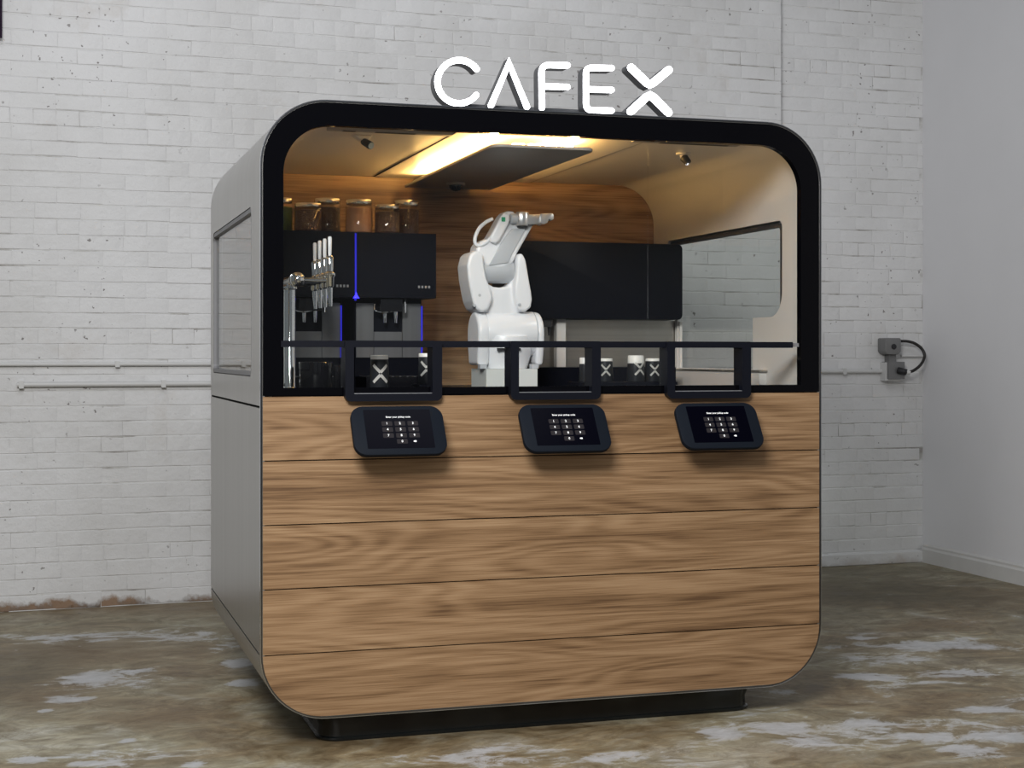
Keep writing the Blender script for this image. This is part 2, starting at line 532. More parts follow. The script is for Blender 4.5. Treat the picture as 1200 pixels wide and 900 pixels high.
def arch(x0, x1, z0, z1, r, n=16):
    """open path: up the left side, round, across the top, round, down the right side"""
    out = [(x0, z0)]
    for i in range(n + 1):
        a = PI - i / n * PI / 2; out.append((x0 + r + r * math.cos(a), z1 - r + r * math.sin(a)))
    for i in range(n + 1):
        a = PI / 2 - i / n * PI / 2; out.append((x1 - r + r * math.cos(a), z1 - r + r * math.sin(a)))
    out.append((x1, z0)); return out


def trough(x0, x1, z0, z1, r, n=16):
    return [(x, z1 + z0 - z) for x, z in arch(x0, x1, z0, z1, r, n)]


def cut(o, cutters):
    bpy.context.view_layer.update()
    for c in cutters:
        me = bpy.data.meshes.new('cutter'); bmesh.ops.recalc_face_normals(c, faces=c.faces[:]); c.to_mesh(me); c.free()
        k = bpy.data.objects.new('cutter', me); COL.objects.link(k)
        md = o.modifiers.new('b', 'BOOLEAN'); md.operation = 'DIFFERENCE'; md.solver = 'EXACT'; md.object = k
        bpy.context.view_layer.update()
        dg = bpy.context.evaluated_depsgraph_get()
        new = bpy.data.meshes.new_from_object(o.evaluated_get(dg))
        o.modifiers.clear(); o.data = new
        bpy.data.objects.remove(k)
    new.polygons.foreach_set('use_smooth', [True] * len(new.polygons))
    new.set_sharp_from_angle(angle=math.radians(30))


def soften(o, voxel=.005, it=10):
    """round a block into a cast looking shape"""
    md = o.modifiers.new('r', 'REMESH'); md.mode = 'VOXEL'; md.voxel_size = voxel
    md = o.modifiers.new('s', 'SMOOTH'); md.iterations = it; md.factor = .5
    bpy.context.view_layer.update()
    me = bpy.data.meshes.new_from_object(o.evaluated_get(bpy.context.evaluated_depsgraph_get()))
    o.modifiers.clear(); o.data = me
    me.polygons.foreach_set('use_smooth', [True] * len(me.polygons))


# ------------------------------------------------------------------ the room
XR = 4.77                                   # right wall
def wall_y(x):                              # face of the long brick wall
    return 3.275 + 0.040 * x
X_STEP = atY(915.5, 100, 3.42).x            # where the wall steps back
def rec_y(x): return 3.425 + 0.020 * x

# floor with worn paint and one painted spill of light
xs = np.arange(-4.0, XR + 0.35, 0.03); ys = np.arange(-6.5, 3.75, 0.03)
gx, gy = np.meshgrid(xs, ys)
nv = gx.size
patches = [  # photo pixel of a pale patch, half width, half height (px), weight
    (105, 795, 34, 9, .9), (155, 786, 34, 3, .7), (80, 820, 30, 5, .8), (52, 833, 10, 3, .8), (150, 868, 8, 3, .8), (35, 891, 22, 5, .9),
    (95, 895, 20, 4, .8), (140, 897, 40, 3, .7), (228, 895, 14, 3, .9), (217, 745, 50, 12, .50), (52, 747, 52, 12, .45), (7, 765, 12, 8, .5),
    (283, 800, 13, 4, 1.0), (277, 777, 21, 5, 1.0), (1087, 757, 90, 7, .8), (985, 758, 22, 3, .7), (1007, 748, 25, 3, .7), (1120, 790, 60, 8, .7),  # second patch here is light spilling on the floor, painted in as pale colour
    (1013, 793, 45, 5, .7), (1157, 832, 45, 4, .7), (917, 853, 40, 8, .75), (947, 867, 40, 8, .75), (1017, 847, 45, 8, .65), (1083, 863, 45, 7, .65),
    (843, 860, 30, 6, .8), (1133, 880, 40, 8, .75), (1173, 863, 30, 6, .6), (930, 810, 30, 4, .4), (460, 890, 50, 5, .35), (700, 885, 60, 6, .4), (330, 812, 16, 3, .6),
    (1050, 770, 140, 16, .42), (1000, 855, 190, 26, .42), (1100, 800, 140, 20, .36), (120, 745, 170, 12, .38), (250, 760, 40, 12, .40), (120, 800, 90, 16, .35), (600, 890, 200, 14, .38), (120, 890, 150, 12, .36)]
brown = [(100, 762, 90, 14, .9), (150, 700, 140, 10, .9), (60, 815, 60, 14, .6), (210, 840, 60, 8, .55), (150, 712, 200, 7, .8), (1120, 730, 60, 6, .5), (1060, 820, 90, 9, .3), (950, 885, 60, 10, .4), (1150, 700, 60, 8, .4)]
damp = [(1040, 690, 120, 22, .9), (20, 790, 60, 40, .6), (1000, 672, 130, 10, .8), (60, 730, 120, 8, .3), (1180, 720, 40, 18, .5)]
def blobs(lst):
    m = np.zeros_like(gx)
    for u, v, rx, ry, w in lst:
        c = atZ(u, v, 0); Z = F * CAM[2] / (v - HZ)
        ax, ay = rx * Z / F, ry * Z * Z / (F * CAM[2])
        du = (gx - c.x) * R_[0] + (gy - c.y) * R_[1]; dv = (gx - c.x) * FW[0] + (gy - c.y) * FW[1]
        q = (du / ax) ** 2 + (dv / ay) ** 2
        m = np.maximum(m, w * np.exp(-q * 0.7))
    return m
wear_and_light = np.stack([blobs(patches), blobs(brown), blobs(damp), np.ones_like(gx)], -1).reshape(-1, 4)
nx, ny = len(xs), len(ys)
idx = np.arange(nv).reshape(ny, nx)
faces = np.stack([idx[:-1, :-1], idx[:-1, 1:], idx[1:, 1:], idx[1:, :-1]], -1).reshape(-1, 4)
me = bpy.data.meshes.new('floor')
me.vertices.add(nv); me.vertices.foreach_set('co', np.stack([gx, gy, np.zeros_like(gx)], -1).ravel())
me.loops.add(faces.size); me.loops.foreach_set('vertex_index', faces.ravel())
me.polygons.add(len(faces)); me.polygons.foreach_set('loop_start', np.arange(0, faces.size, 4))
me.update(calc_edges=True); me.validate()
ca = me.color_attributes.new('wear_and_light', 'FLOAT_COLOR', 'POINT'); ca.data.foreach_set('color', wear_and_light.ravel())
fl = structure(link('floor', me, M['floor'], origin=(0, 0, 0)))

# brick wall: mortar bed + bricks
WX0, WTOP = -2.6, 4.0
def wall_slab(name, x0, x1, fy, back):
    bm = bm_()
    v = [bm.verts.new((x0, fy(x0), 0)), bm.verts.new((x1, fy(x1), 0)), bm.verts.new((x1, back, 0)), bm.verts.new((x0, back, 0))]
    w = [bm.verts.new((p.co.x, p.co.y, WTOP)) for p in v]
    bm.faces.new(v); bm.faces.new(w[::-1])
    for i in range(4): bm.faces.new((v[i], v[(i + 1) % 4], w[(i + 1) % 4], w[i]))
    return structure(obj(name, bm, M['mortar'], smooth=None))
wall_back = wall_slab('wall_back', WX0, X_STEP, wall_y, 3.75)
wall_rec = wall_slab('wall_recess', X_STEP + 0.0, XR, rec_y, 3.76)

CH, GAP = 0.0825, 0.006


def brick_mesh(length, seed):
    """painted brick: bowed front with worn edges, local frame x along wall, y depth (front negative), z up"""
    rnd = random.Random(seed)
    nxs = 4
    h = CH - GAP * rnd.choice((-.1, .1, .3, .5, .8, 1.1))
    bm = bm_()
    X = [-length / 2, -length / 2 + .005, 0, length / 2 - .005, length / 2]
    Zs = [-h / 2, -h / 2 + .004, h / 2 - .004, h / 2]
    V = []
    for j, z in enumerate(Zs):
        row = []
        for i, x in enumerate(X):
            rim = i in (0, 4) or j in (0, 3)
            y = (0.0014 if j in (0, 3) else -0.0017) if rim else -0.0028 + rnd.uniform(-.0007, .0007)
            row.append(bm.verts.new((x + rnd.uniform(-.0015, .0015), y, z + rnd.uniform(-.0012, .0012))))
        V.append(row)
    for j in range(3):
        for i in range(4): bm.faces.new((V[j][i], V[j][i + 1], V[j + 1][i + 1], V[j + 1][i]))
    me = bpy.data.meshes.new('brick'); bm.to_mesh(me); bm.free()
    me.polygons.foreach_set('use_smooth', [True] * len(me.polygons))
    me.set_sharp_from_angle(angle=math.radians(18))
    me.materials.append(M['brick'])
    return me


SL, HL = 0.232, 0.116
stretch = [brick_mesh(SL - GAP * (.45 if s % 4 == 0 else -.1), s) for s in range(12)]
header = [brick_mesh(HL - GAP * (.5 if s % 2 else 0), 50 + s) for s in range(6)]
cand = []
rb = random.Random(3)
for sec, (x0, x1, fy) in enumerate(((WX0, X_STEP, wall_y), (X_STEP, XR, rec_y))):
    k = 0
    z = CH / 2
    while z < WTOP - CH / 2:
        hd = (k % 7 == 3)
        L_ = HL if hd else SL
        x = x0 + (0.0 if hd else (k % 2) * L_ / 2 - L_ / 2) + rb.uniform(-.02, .02) + L_ / 2
        while x - L_ / 2 < x1:
            a, c = max(x - L_ / 2, x0), min(x + L_ / 2, x1)
            if c - a > L_ * 0.9:
                cand.append((sec, (a + c) / 2, fy((a + c) / 2), z, hd, rb.randrange(99)))
            elif c - a > 0.03:
                cand.append((sec, (a + c) / 2, fy((a + c) / 2), z, (c - a), rb.randrange(99)))
            x += L_
        z += CH; k += 1


def seen(px, py):
    if not (-15 < px < 1215 and -12 < py < 740): return False
    return not (262 < px < 945 and 150 < py)


scored = []
for c in cand:
    px, py, Z = pix((c[1], c[2], c[3]))
    whole = isinstance(c[4], bool)
    scored.append((seen(px, py) and whole, (0.6 if c[4] is True else 1.0) / Z * (1 if whole else 0.1), c))
scored.sort(key=lambda t: (-int(t[0]), -t[1]))
rot = {0: math.atan(0.040), 1: math.atan(0.020)}
rest = ([], [], 0)
singles = 0
RV, RF = {0: [], 1: []}, {0: [], 1: []}
for vis, sc, c in scored:
    sec, x, y, z, hd, s = c
    rr_ = random.Random(int(x * 1e4) + int(z * 1e4) * 7)
    dy = rr_.uniform(-.0014, .0012)
    ry, rx, rz = rr_.gauss(0, .006), rr_.gauss(0, .009), rot[sec] + rr_.gauss(0, .0022)
    src = (header if hd is True else stretch)
    me = src[s % len(src)]
    sx = 1.0 if isinstance(hd, bool) else hd / SL
    mat = Matrix.Translation((x, y + dy, z + rr_.uniform(-.0015, .0015))) @ Matrix.Rotation(rz, 4, 'Z') @ Matrix.Rotation(ry, 4, 'Y') @ Matrix.Rotation(rx, 4, 'X') @ Matrix.Diagonal((sx, 1, 1, 1))
    par = wall_back if sec == 0 else wall_rec
    if vis and singles < 300:
        o = bpy.data.objects.new('brick', me); COL.objects.link(o); o.parent = par
        o.matrix_local = Matrix.Translation(-Vector(WLOC[par.name])) @ mat
        singles += 1
    else:
        base = len(RV[sec])
        RV[sec] += [mat @ v.co for v in me.vertices]
        RF[sec] += [[base + i for i in p.vertices] for p in me.polygons]
for sec, par in ((0, wall_back), (1, wall_rec)):
    me = bpy.data.meshes.new('brickwork'); me.from_pydata(RV[sec], [], RF[sec])
    o = link('brickwork', me, M['brick'], par, smooth=18); o['kind'] = 'stuff'

bm = box(bm_(), XR, XR + 0.15, -6.5, 3.6, 0, WTOP)
structure(obj('wall_right', bm, M['wallp'], smooth=None))
bm = bm_()
prism(bm, [(XR, 0), (XR - .020, 0), (XR - .020, .085), (XR - .012, .098), (XR - .012, .110), (XR, .122)], -6.5, rec_y(XR) - .02, 'y')
structure(obj('baseboard_right', bm, M['trimp'], smooth=None))
bm = bm_()
prism(bm, [(X_STEP, rec_y(X_STEP) - .028), (XR - .02, rec_y(XR) - .028), (XR - .02, rec_y(XR)), (X_STEP, rec_y(X_STEP))], 0, 0.075, 'z', .006)
structure(obj('baseboard_back', bm, M['brick'], smooth=None))

# ------------------------------------------------------------------ the kiosk
W, H, D, RC = 2.1, 2.10, 1.60, 0.225
Z = lambda zb: zb + B
kiosk = empty('coffee_kiosk', (W / 2, D / 2, 0), 'oak fronted coffee kiosk with rounded metal shell and black window frame', 'kiosk')
T = 0.012
ZSEAM = 1.0575
CT = Z(1.098)                                 # counter top
# outer skin
o_ = arch(0, W, Z(ZSEAM + .004), Z(H), RC); i_ = arch(T, W - T, Z(ZSEAM + .004), Z(H) - T, RC - T)
shell = obj('upper_shell', strip_prism(bm_(), o_, i_, 0, D), M['shell'], kiosk, 30)
SWY0, SWY1, SWZ0, SWZ1 = 0.25, 1.515, Z(1.158), Z(1.758)
cut(shell, [prism(bm_(), rrect(SWY0, SWY1, SWZ0, SWZ1, .04), -.1, W + .1, 'x')])
o_ = trough(0, W, Z(0), Z(.215), RC - .011); i_ = trough(T, W - T, Z(0) + T, Z(.215), RC - .011 - T)
obj('lower_shell', strip_prism(bm_(), o_, i_, 0, D), M['shell'], kiosk, 30)
for x0, x1 in ((0, T), (W - T, W)):
    obj('side_panel', box(bm_(), x0, x1, .016, D, Z(.222), Z(ZSEAM - .004), .002, 1), M['shell'], kiosk)
    obj('side_post', box(bm_(), x0, x1, 0, .011, Z(.2155), Z(ZSEAM + .0035)), M['shell'], kiosk)
# dark core behind the joints
bm = bm_()
prism(bm, rrect(.02, W - .02, Z(.02), Z(1.085), .2, rs=(.2, .2, 0, 0)), .03, D - .012, 'y')
obj('core', bm, M['gap'], kiosk)
# back skin
bm = bm_(); prism(bm, rrect(.002, W - .002, Z(.002), Z(H - .002), RC), D - .010, D + .002, 'y')
obj('back_panel', bm, M['shell'], kiosk)
# front edge trim; the bright bead is added to carry the edge highlight
bm = ring_prism(bm_(), rrect(-.001, W + .001, Z(-.001), Z(H + .001), RC, 16), rrect(.0035, W - .0035, Z(.0035), Z(H - .0035), RC - .0035, 16), -.004, .006)
obj('edge_trim', bm, M['edge'], kiosk, 30)
bm = ring_prism(bm_(), rrect(-.0035, W + .0035, Z(-.0035), Z(H + .0035), RC + .0035, 16), rrect(-.0012, W + .0012, Z(-.0012), Z(H + .0012), RC, 16), -.003, .012)
obj('highlight_bead', bm, M['bead'], kiosk, 30)
# plinth
bm = bm_()
def plan(x0, x1, y0, y1, r): return rrect(x0, x1, y0, y1, r, 8)
rings = []
for zz, ins in ((0.0, -.004), (.006, -.010), (.012, -.010), (.016, -.002), (.05, 0), (.08, -.012), (.112, -.05)):
    rings.append([(x, y, zz) for x, y in plan(.222 + ins, 1.862 - ins, .10 + ins * .4, 1.5 - ins, .07)])
loops(bm, rings)
obj('plinth', bm, M['plinth'], kiosk, 30)
# oak boards
zl = [0.0, .222, .443, .660, .877, 1.095]
for k in range(5):
    g0, g1 = (.0055 if k == 0 else .002), .002
    r = RC - .0055
    if k == 0: pts = rrect(.0055, W - .0055, Z(zl[0] + g0), Z(zl[1] - g1), r, 14, (r - .008, r - .008, 0, 0))
    else: pts = rrect(.0055, W - .0055, Z(zl[k] + g0), Z(zl[k + 1] - g1), 0)
    bm = bm_(); prism(bm, pts, -.002, .022, 'y')
    obj('plank', bm, M['wood'], kiosk, None)
# black glass surround of the opening
OX0, OX1, OZ0, OZ1, OR = .075, 2.018, Z(1.123), Z(2.016), .165
fo = arch(.0055, W - .0055, Z(1.097), Z(H - .0055), RC - .0055)
fi = arch(OX0, OX1, OZ0, OZ1, OR)
bm = strip_prism(bm_(), fo, fi, -.001, .03)
obj('window_surround', bm, M['blackglass'], kiosk, 30)
obj('sill', box(bm_(), .0055, W - .0055, -.0015, .05, Z(1.0965), OZ0), M['blackglass'], kiosk)
# interior liner
LZ = Z(2.032)
o_ = arch(.030, W - .030, Z(1.06), LZ + .012, .20); i_ = arch(.042, W - .042, Z(1.06), LZ, .188)
lin = obj('liner', strip_prism(bm_(), o_, i_, .031, 1.555), M['liner'], kiosk, 30)
cut(lin, [prism(bm_(), rrect(SWY0, SWY1, SWZ0, SWZ1, .04), -.1, 1, 'x'),
          prism(bm_(), rrect(.228, 1.36, Z(1.385), Z(1.762), .03, 10, (.10, .02, .02, .03)), 1.2, W + .1, 'x'),
          prism(bm_(), rrect(.485, 1.225, Z(1.177), Z(1.40), 0), 1.2, W + .1, 'x')])
bm = bm_(); prism(bm, rrect(.043, W - .043, Z(1.06), LZ - .001, .187, 12, (0, 0, .187, .187)), 1.530, 1.554, 'y')
obj('back_wall', bm, M['wood'], kiosk, 30)
obj('counter', box(bm_(), .043, W - .043, .05, 1.53, Z(1.06), Z(1.098), .003), M['black'], kiosk)
# side windows: frame and glass (left), glass (right)
for x0, x1 in ((.0015, .030), (W - .030, W - .0015)):
    bm = ring_prism(bm_(), rrect(SWY0 + .003, SWY1 - .003, SWZ0 + .003, SWZ1 - .003, .037), rrect(SWY0 + .018, SWY1 - .018, SWZ0 + .018, SWZ1 - .018, .02), x0, x1, 'x')
    fr = obj('side_window_frame', bm, M['grey'] if x0 < 1 else M['dark'], kiosk, 30)
    bm = bm_(); prism(bm, rrect(SWY0 + .012, SWY1 - .012, SWZ0 + .012, SWZ1 - .012, .02), (x0 + x1) / 2 - .003, (x0 + x1) / 2 + .003, 'x')
    obj('side_window_pane', bm, M['sideglass'], kiosk, None)
# small ledge under the right hand window
obj('ledge', box(bm_(), W - .075, W - .0425, .36, 1.235, CT + .001, Z(1.166), .002), M['liner'], kiosk)
obj('ledge_cap', box(bm_(), W - .080, W - .0425, .35, 1.235, Z(1.1665), Z(1.174), .001, 1), M['steel'], kiosk)
# ceiling: joints, middle panel, hung panel with LEDs, tracks
sx0 = atZ(532, 155, LZ).x * .5 + atZ(436, 209, LZ).x * .5; sx1 = atZ(742, 168, LZ).x * .5 + atZ(622, 214, LZ).x * .5
obj('ceiling_strip', box(bm_(), sx0, sx1, .035, 1.529, LZ - .004, LZ - .001, .001, 1), M['liner'], kiosk)
for x in (sx0 - .006, sx1 + .001):
    obj('ceiling_joint', box(bm_(), x + .001, x + .004, .035, 1.529, LZ - .003, LZ - .0005), M['gap'], kiosk)
HP = LZ - .055
hx0 = atZ(577, 172, HP).x * .5 + atZ(497, 209, HP).x * .5; hx1 = atZ(691, 178, HP).x * .5 + atZ(603, 214, HP).x * .5
hy0 = atZ(630, 174, HP).y
bm = bm_(); prism(bm, rrect(hx0, hx1, hy0, 1.44, .05, 8, (.05, .05, 0, 0)), HP, HP + .012, 'z', .003)
hung = obj('hung_ceiling_panel', bm, M['dropp'], kiosk, 30)
obj('panel_bracket', box(bm_(), hx0 + .06, hx1 - .06, 1.36, 1.529, HP + .0125, LZ - .011), M['dropp'], kiosk)
for xx in (hx0 + .030, hx1 - .055):
    obj('led_strip', box(bm_(), xx, xx + .018, hy0 + .08, 1.34, HP + .013, HP + .019), M['led'], hung)
for k in range(4):
    xx = hx0 + .085 + k * .062
    obj('led_module', box(bm_(), xx, xx + .04, hy0 + .022, hy0 + .040, HP + .013, HP + .019), M['led'], hung)
# ceiling tracks along the front
for (u0, v0), (u1, v1), nsl in (((384, 151), (529, 158), 2), ((742, 164.5), (862, 171), 1)):
    a = atZ(u0, v0, LZ - .008); c = atZ(u1, v1, LZ - .008)
    tr = obj('ceiling_track', box(bm_(), a.x, c.x, a.y - .012, a.y + .022, LZ - .012, LZ - .0005, .002, 1), M['dropp'], kiosk)
    for q in range(nsl):
        L_ = (c.x - a.x)
        s0, s1 = ((.12, .22), (.38, .70))[q] if nsl == 2 else (.25, .90)
        obj('track_slot', box(bm_(), a.x + s0 * L_, a.x + s1 * L_, a.y - .006, a.y + .014, LZ - .0135, LZ - .0121), M['dark'], tr)
# front glass panes
GX = 1.413
for xa, xb in ((.040, GX - .0003), (GX + .0003, W - .040)):
    pts = [(x, z) for x, z in rrect(.04, W - .04, Z(1.262), Z(2.03), .18, 10, (0, 0, .18, .18))]
    bm = bm_()
    if xa < 1: pts = [(xa, Z(1.262)), (xb, Z(1.262)), (xb, Z(2.028))] + [p for p in rrect(.04, W - .04, Z(1.262), Z(2.028), .18, 10, (0, 0, .18, .18))][-11:]
    else: pts = [(xa, Z(1.262)), (xb, Z(1.262))] + [p for p in rrect(.04, W - .04, Z(1.262), Z(2.028), .18, 10, (0, 0, .18, .18))][2:13] + [(xa, Z(2.028))]
    prism(bm, pts, .0305, .0355, 'y')
    obj('glass_pane', bm, M['glass'], kiosk, None)

# crossbar and pick-up frames
BZ0, BZ1 = Z(1.261), Z(1.283)
obj('crossbar', box(bm_(), OX0 - .01, 1.978, -.014, .028, BZ0, BZ1, .002, 1), M['black'], kiosk)
brk = obj('bar_bracket', box(bm_(), 1.9785, 2.012, .004, .024, BZ0 + .004, BZ1 - .004, .002, 1), M['grey'], kiosk)
fx = []
for (u0, u1) in ((404.5, 518), (598.5, 704), (782, 880)):
    a = atY(u0, 440, -.03).x; c = atY(u1, 440, -.03).x
    fx.append((a, c))
    bm = ring_prism(bm_(), rrect(a, c, Z(1.076), BZ1 + .0005, .02, 6, (.02, .02, .006, .006)),
                    rrect(a + .030, c - .034, Z(1.101), BZ0, .004, 6), -.032, .045)
    fr = obj('pickup_frame', bm, M['black'], kiosk, 30)
    obj('shelf', box(bm_(), a + .031, c - .035, .0455, .30, Z(1.0985), Z(1.1035)), M['gloss'], fr)
    obj('shelf_lip', box(bm_(), a + .031, c - .035, -.028, .045, Z(1.1015), Z(1.1035)), M['alu'], fr)
edges = [OX0 - .01] + [v for p in fx for v in p] + [OX1 + .01]
for k in range(0, 8, 2):
    obj('lower_pane', box(bm_(), edges[k] + .001, edges[k + 1] - .001, .0305, .0355, OZ0 - .002, BZ0 + .001), M['glass'], kiosk)

# ------------------------------------------------------------------ lit sign
def S(cx, cy):                                # sign detail pixel -> (x, z) on the sign plane
    p = atY(490 + cx / 3.75, 50 + cy / 3.75, .02); return (p.x, p.z)


sign = empty('illuminated_sign', (1.07, .06, Z(H)), 'glowing white five letter sign standing on top of the kiosk', 'sign')
obj('rail', box(bm_(), S(238, 280)[0], S(925, 320)[0], .0825, .118, Z(H) + .0045, Z(H) + .028, .003, 1), M['casing'], sign)



def stroke(bm, pts, w, d0, d1, n=8):
    """flat stroke with round ends and joints"""
    P = [Vector(p) for p in pts]
    left, right = [], []
    m = len(P)
    for i, p in enumerate(P):
        d = (P[min(i + 1, m - 1)] - P[max(i - 1, 0)]).normalized()
        nrm = Vector((-d.y, d.x))
        k = w / 2
        if 0 < i < m - 1:
            d1_ = (P[i] - P[i - 1]).normalized(); k /= max(.5, abs(d1_.dot(d)))
        left.append(p + nrm * k); right.append(p - nrm * k)
    def cap(c, d):
        a0 = math.atan2(d.y, d.x)
        return [c + Vector((math.cos(a0 + PI / 2 - PI * j / n), math.sin(a0 + PI / 2 - PI * j / n))) * w / 2 for j in range(1, n)]
    poly = left + cap(P[-1], (P[-1] - P[-2]).normalized()) + right[::-1] + cap(P[0], (P[0] - P[1]).normalized())
    prism(bm, [(p.x, p.y) for p in poly], d0, d1, 'y')


def arcpx(cx, cy, r, a0, a1, n=28):
    return [S(cx + r * math.cos(a0 + (a1 - a0) * i / n), cy - r * math.sin(a0 + (a1 - a0) * i / n)) for i in range(n + 1)]


def fillet(p, q, s, r, n=6):
    p, q, s = Vector(p), Vector(q), Vector(s)
    a = q + (p - q).normalized() * r; b_ = q + (s - q).normalized() * r
    return [tuple((1 - t) ** 2 * a + 2 * t * (1 - t) * q + t * t * b_) for t in [i / n for i in range(n + 1)]]


def fpts(*f): return [S(*p) for p in f]
wd = 24.5 / 3.75 * .0031
letters = [
    ([arcpx(180, 172, 95, math.radians(36), math.radians(322))], wd),
    ([fpts((320, 276), (399, 91), (478, 282))], wd),
    ([fpts((544, 286), *fillet((544, 286), (542, 98), (656, 98), 34), (656, 100)), fpts((556, 192), (656, 195))], wd),
    ([fpts((850, 112), *fillet((850, 112), (738, 110), (738, 296), 24), *fillet((738, 112), (738, 297), (850, 298), 30), (850, 299)), fpts((750, 205), (850, 208))], wd),
    ([fpts((936, 110), (1004, 176), (1018, 183), (1032, 177), (1101, 120)), fpts((934, 302), (1003, 239), (1018, 232), (1033, 240), (1100, 307))], wd * 1.36),
]
for strokes, w_ in letters:
    bm = bm_()
    for s in strokes: stroke(bm, s, w_ * .96, .0245, .082)
    let = obj('letter_casing', bm, M['casing'], sign, 30)
    bm = bm_()
    for s in strokes: stroke(bm, s, w_, .016, .0243)
    obj('letter_face', bm, M['neon'], let, 30)

# ------------------------------------------------------------------ order tablets


def text_mesh(name, body, size, pos, xdir, ydir, mat, parent, extrude=.0004):
    cu = bpy.data.curves.new(name, 'FONT'); cu.body = body; cu.size = size
    cu.align_x = 'CENTER'; cu.align_y = 'CENTER'; cu.extrude = extrude; cu.resolution_u = 2; cu.offset = size * .012
    t = bpy.data.objects.new(name, cu); COL.objects.link(t)
    bpy.context.view_layer.update()
    me = bpy.data.meshes.new_from_object(t.evaluated_get(bpy.context.evaluated_depsgraph_get()))
    bpy.data.objects.remove(t)
    zdir = Vector(xdir).cross(Vector(ydir))
    rot = Matrix((xdir, ydir, zdir)).transposed().to_4x4()
    me.transform(Matrix.Translation(pos) @ rot)
    me.materials.clear()
    return link(name, me, mat, parent)


TT, TBm = atY(463, 475.5, -.040), atY(472, 532.5, -.145)
TZ0, TZ1 = TBm.z, TT.z
names = ('black tablet order terminal under the pickup frame by the tap column', 'black tablet order terminal under the pickup frame by the robot base', 'black tablet order terminal under the pickup frame by the side window')
for (u, v), lab in zip(((463.8, 475.5), (657, 473), (836.5, 472)), names):
    xc = atY(u, v, -.040).x
    top = Vector((xc, -.040, TZ1)); bot = Vector((xc, -.145, TZ0))
    ux = Vector((1, 0, 0)); uy = (top - bot).normalized(); uz = ux.cross(uy)
    c = (top + bot) / 2; hh = (top - bot).length; ww = .322
    tab = empty('order_tablet', (xc, -.09, TZ0), lab, 'tablet', 'order tablets on the oak front')
    def put(bm):
        rot = Matrix((ux, uy, uz)).transposed().to_4x4()
        bm.transform(Matrix.Translation(c) @ rot); return bm
    bm = bm_(); prism(bm, rrect(-ww / 2, ww / 2, -hh / 2, hh / 2, .045, 10), -.020, 0, 'z', .004)
    obj('case', put(bm), M['tabcase'], tab, 40)
    sw, sh = .232, hh * .79
    bm = bm_(); prism(bm, rrect(-sw / 2, sw / 2, -sh / 2 + .004, sh / 2 + .004, .002, 3), .0001, .0012, 'z')
    sc = obj('screen', put(bm), M['screen'], tab, None)
    bm = bm_()
    a = c - uz * .022
    pa = c - uz * .0212 - uy * .05; pb_ = c - uz * .0212 + uy * .06
    prism(bm, [(-.0028, pb_.z), (-.0028, pa.z + .01), (pa.y, pa.z), (pb_.y, pb_.z)], xc - .05, xc + .05, 'x')
    obj('wall_mount', bm, M['black'], tab, None)
    def L3(x, y, z=.0016): return c + ux * x + uy * y + uz * z
    text_mesh('heading', 'Enter your pickup code', .0090, L3(.002, .050), ux, uy, M['uitext'], sc)
    kx = [-.038, .007, .052]; ky = [.0245, .0010, -.0225, -.046]
    for i, ch in enumerate('123456789'):
        x, y = kx[i % 3] - .002, ky[i // 3]
        bm = bm_(); prism(bm, rrect(x - .0185, x + .0185, y - .0088, y + .0088, .003, 3), .0013, .0016, 'z')
        obj('key', put(bm), M['uikey'], sc, None)
        text_mesh('key_digit', ch, .0125, L3(x, y, .0022), ux, uy, M['uitext'], sc)
    x, y = kx[1] - .002, ky[3]
    bm = bm_(); prism(bm, rrect(x - .0185, x + .0185, y - .0088, y + .0088, .003, 3), .0013, .0016, 'z')
    obj('key', put(bm), M['uikey'], sc, None)
    text_mesh('key_digit', '0', .0125, L3(x, y, .0022), ux, uy, M['uitext'], sc)
    x = kx[2] - .002
    bm = bm_(); prism(bm, [(x - .007, y), (x - .003, y + .003), (x + .004, y + .003), (x + .004, y - .003), (x - .003, y - .003)], .0013, .0018, 'z')
    obj('backspace_key', put(bm), M['uitext'], sc, None)

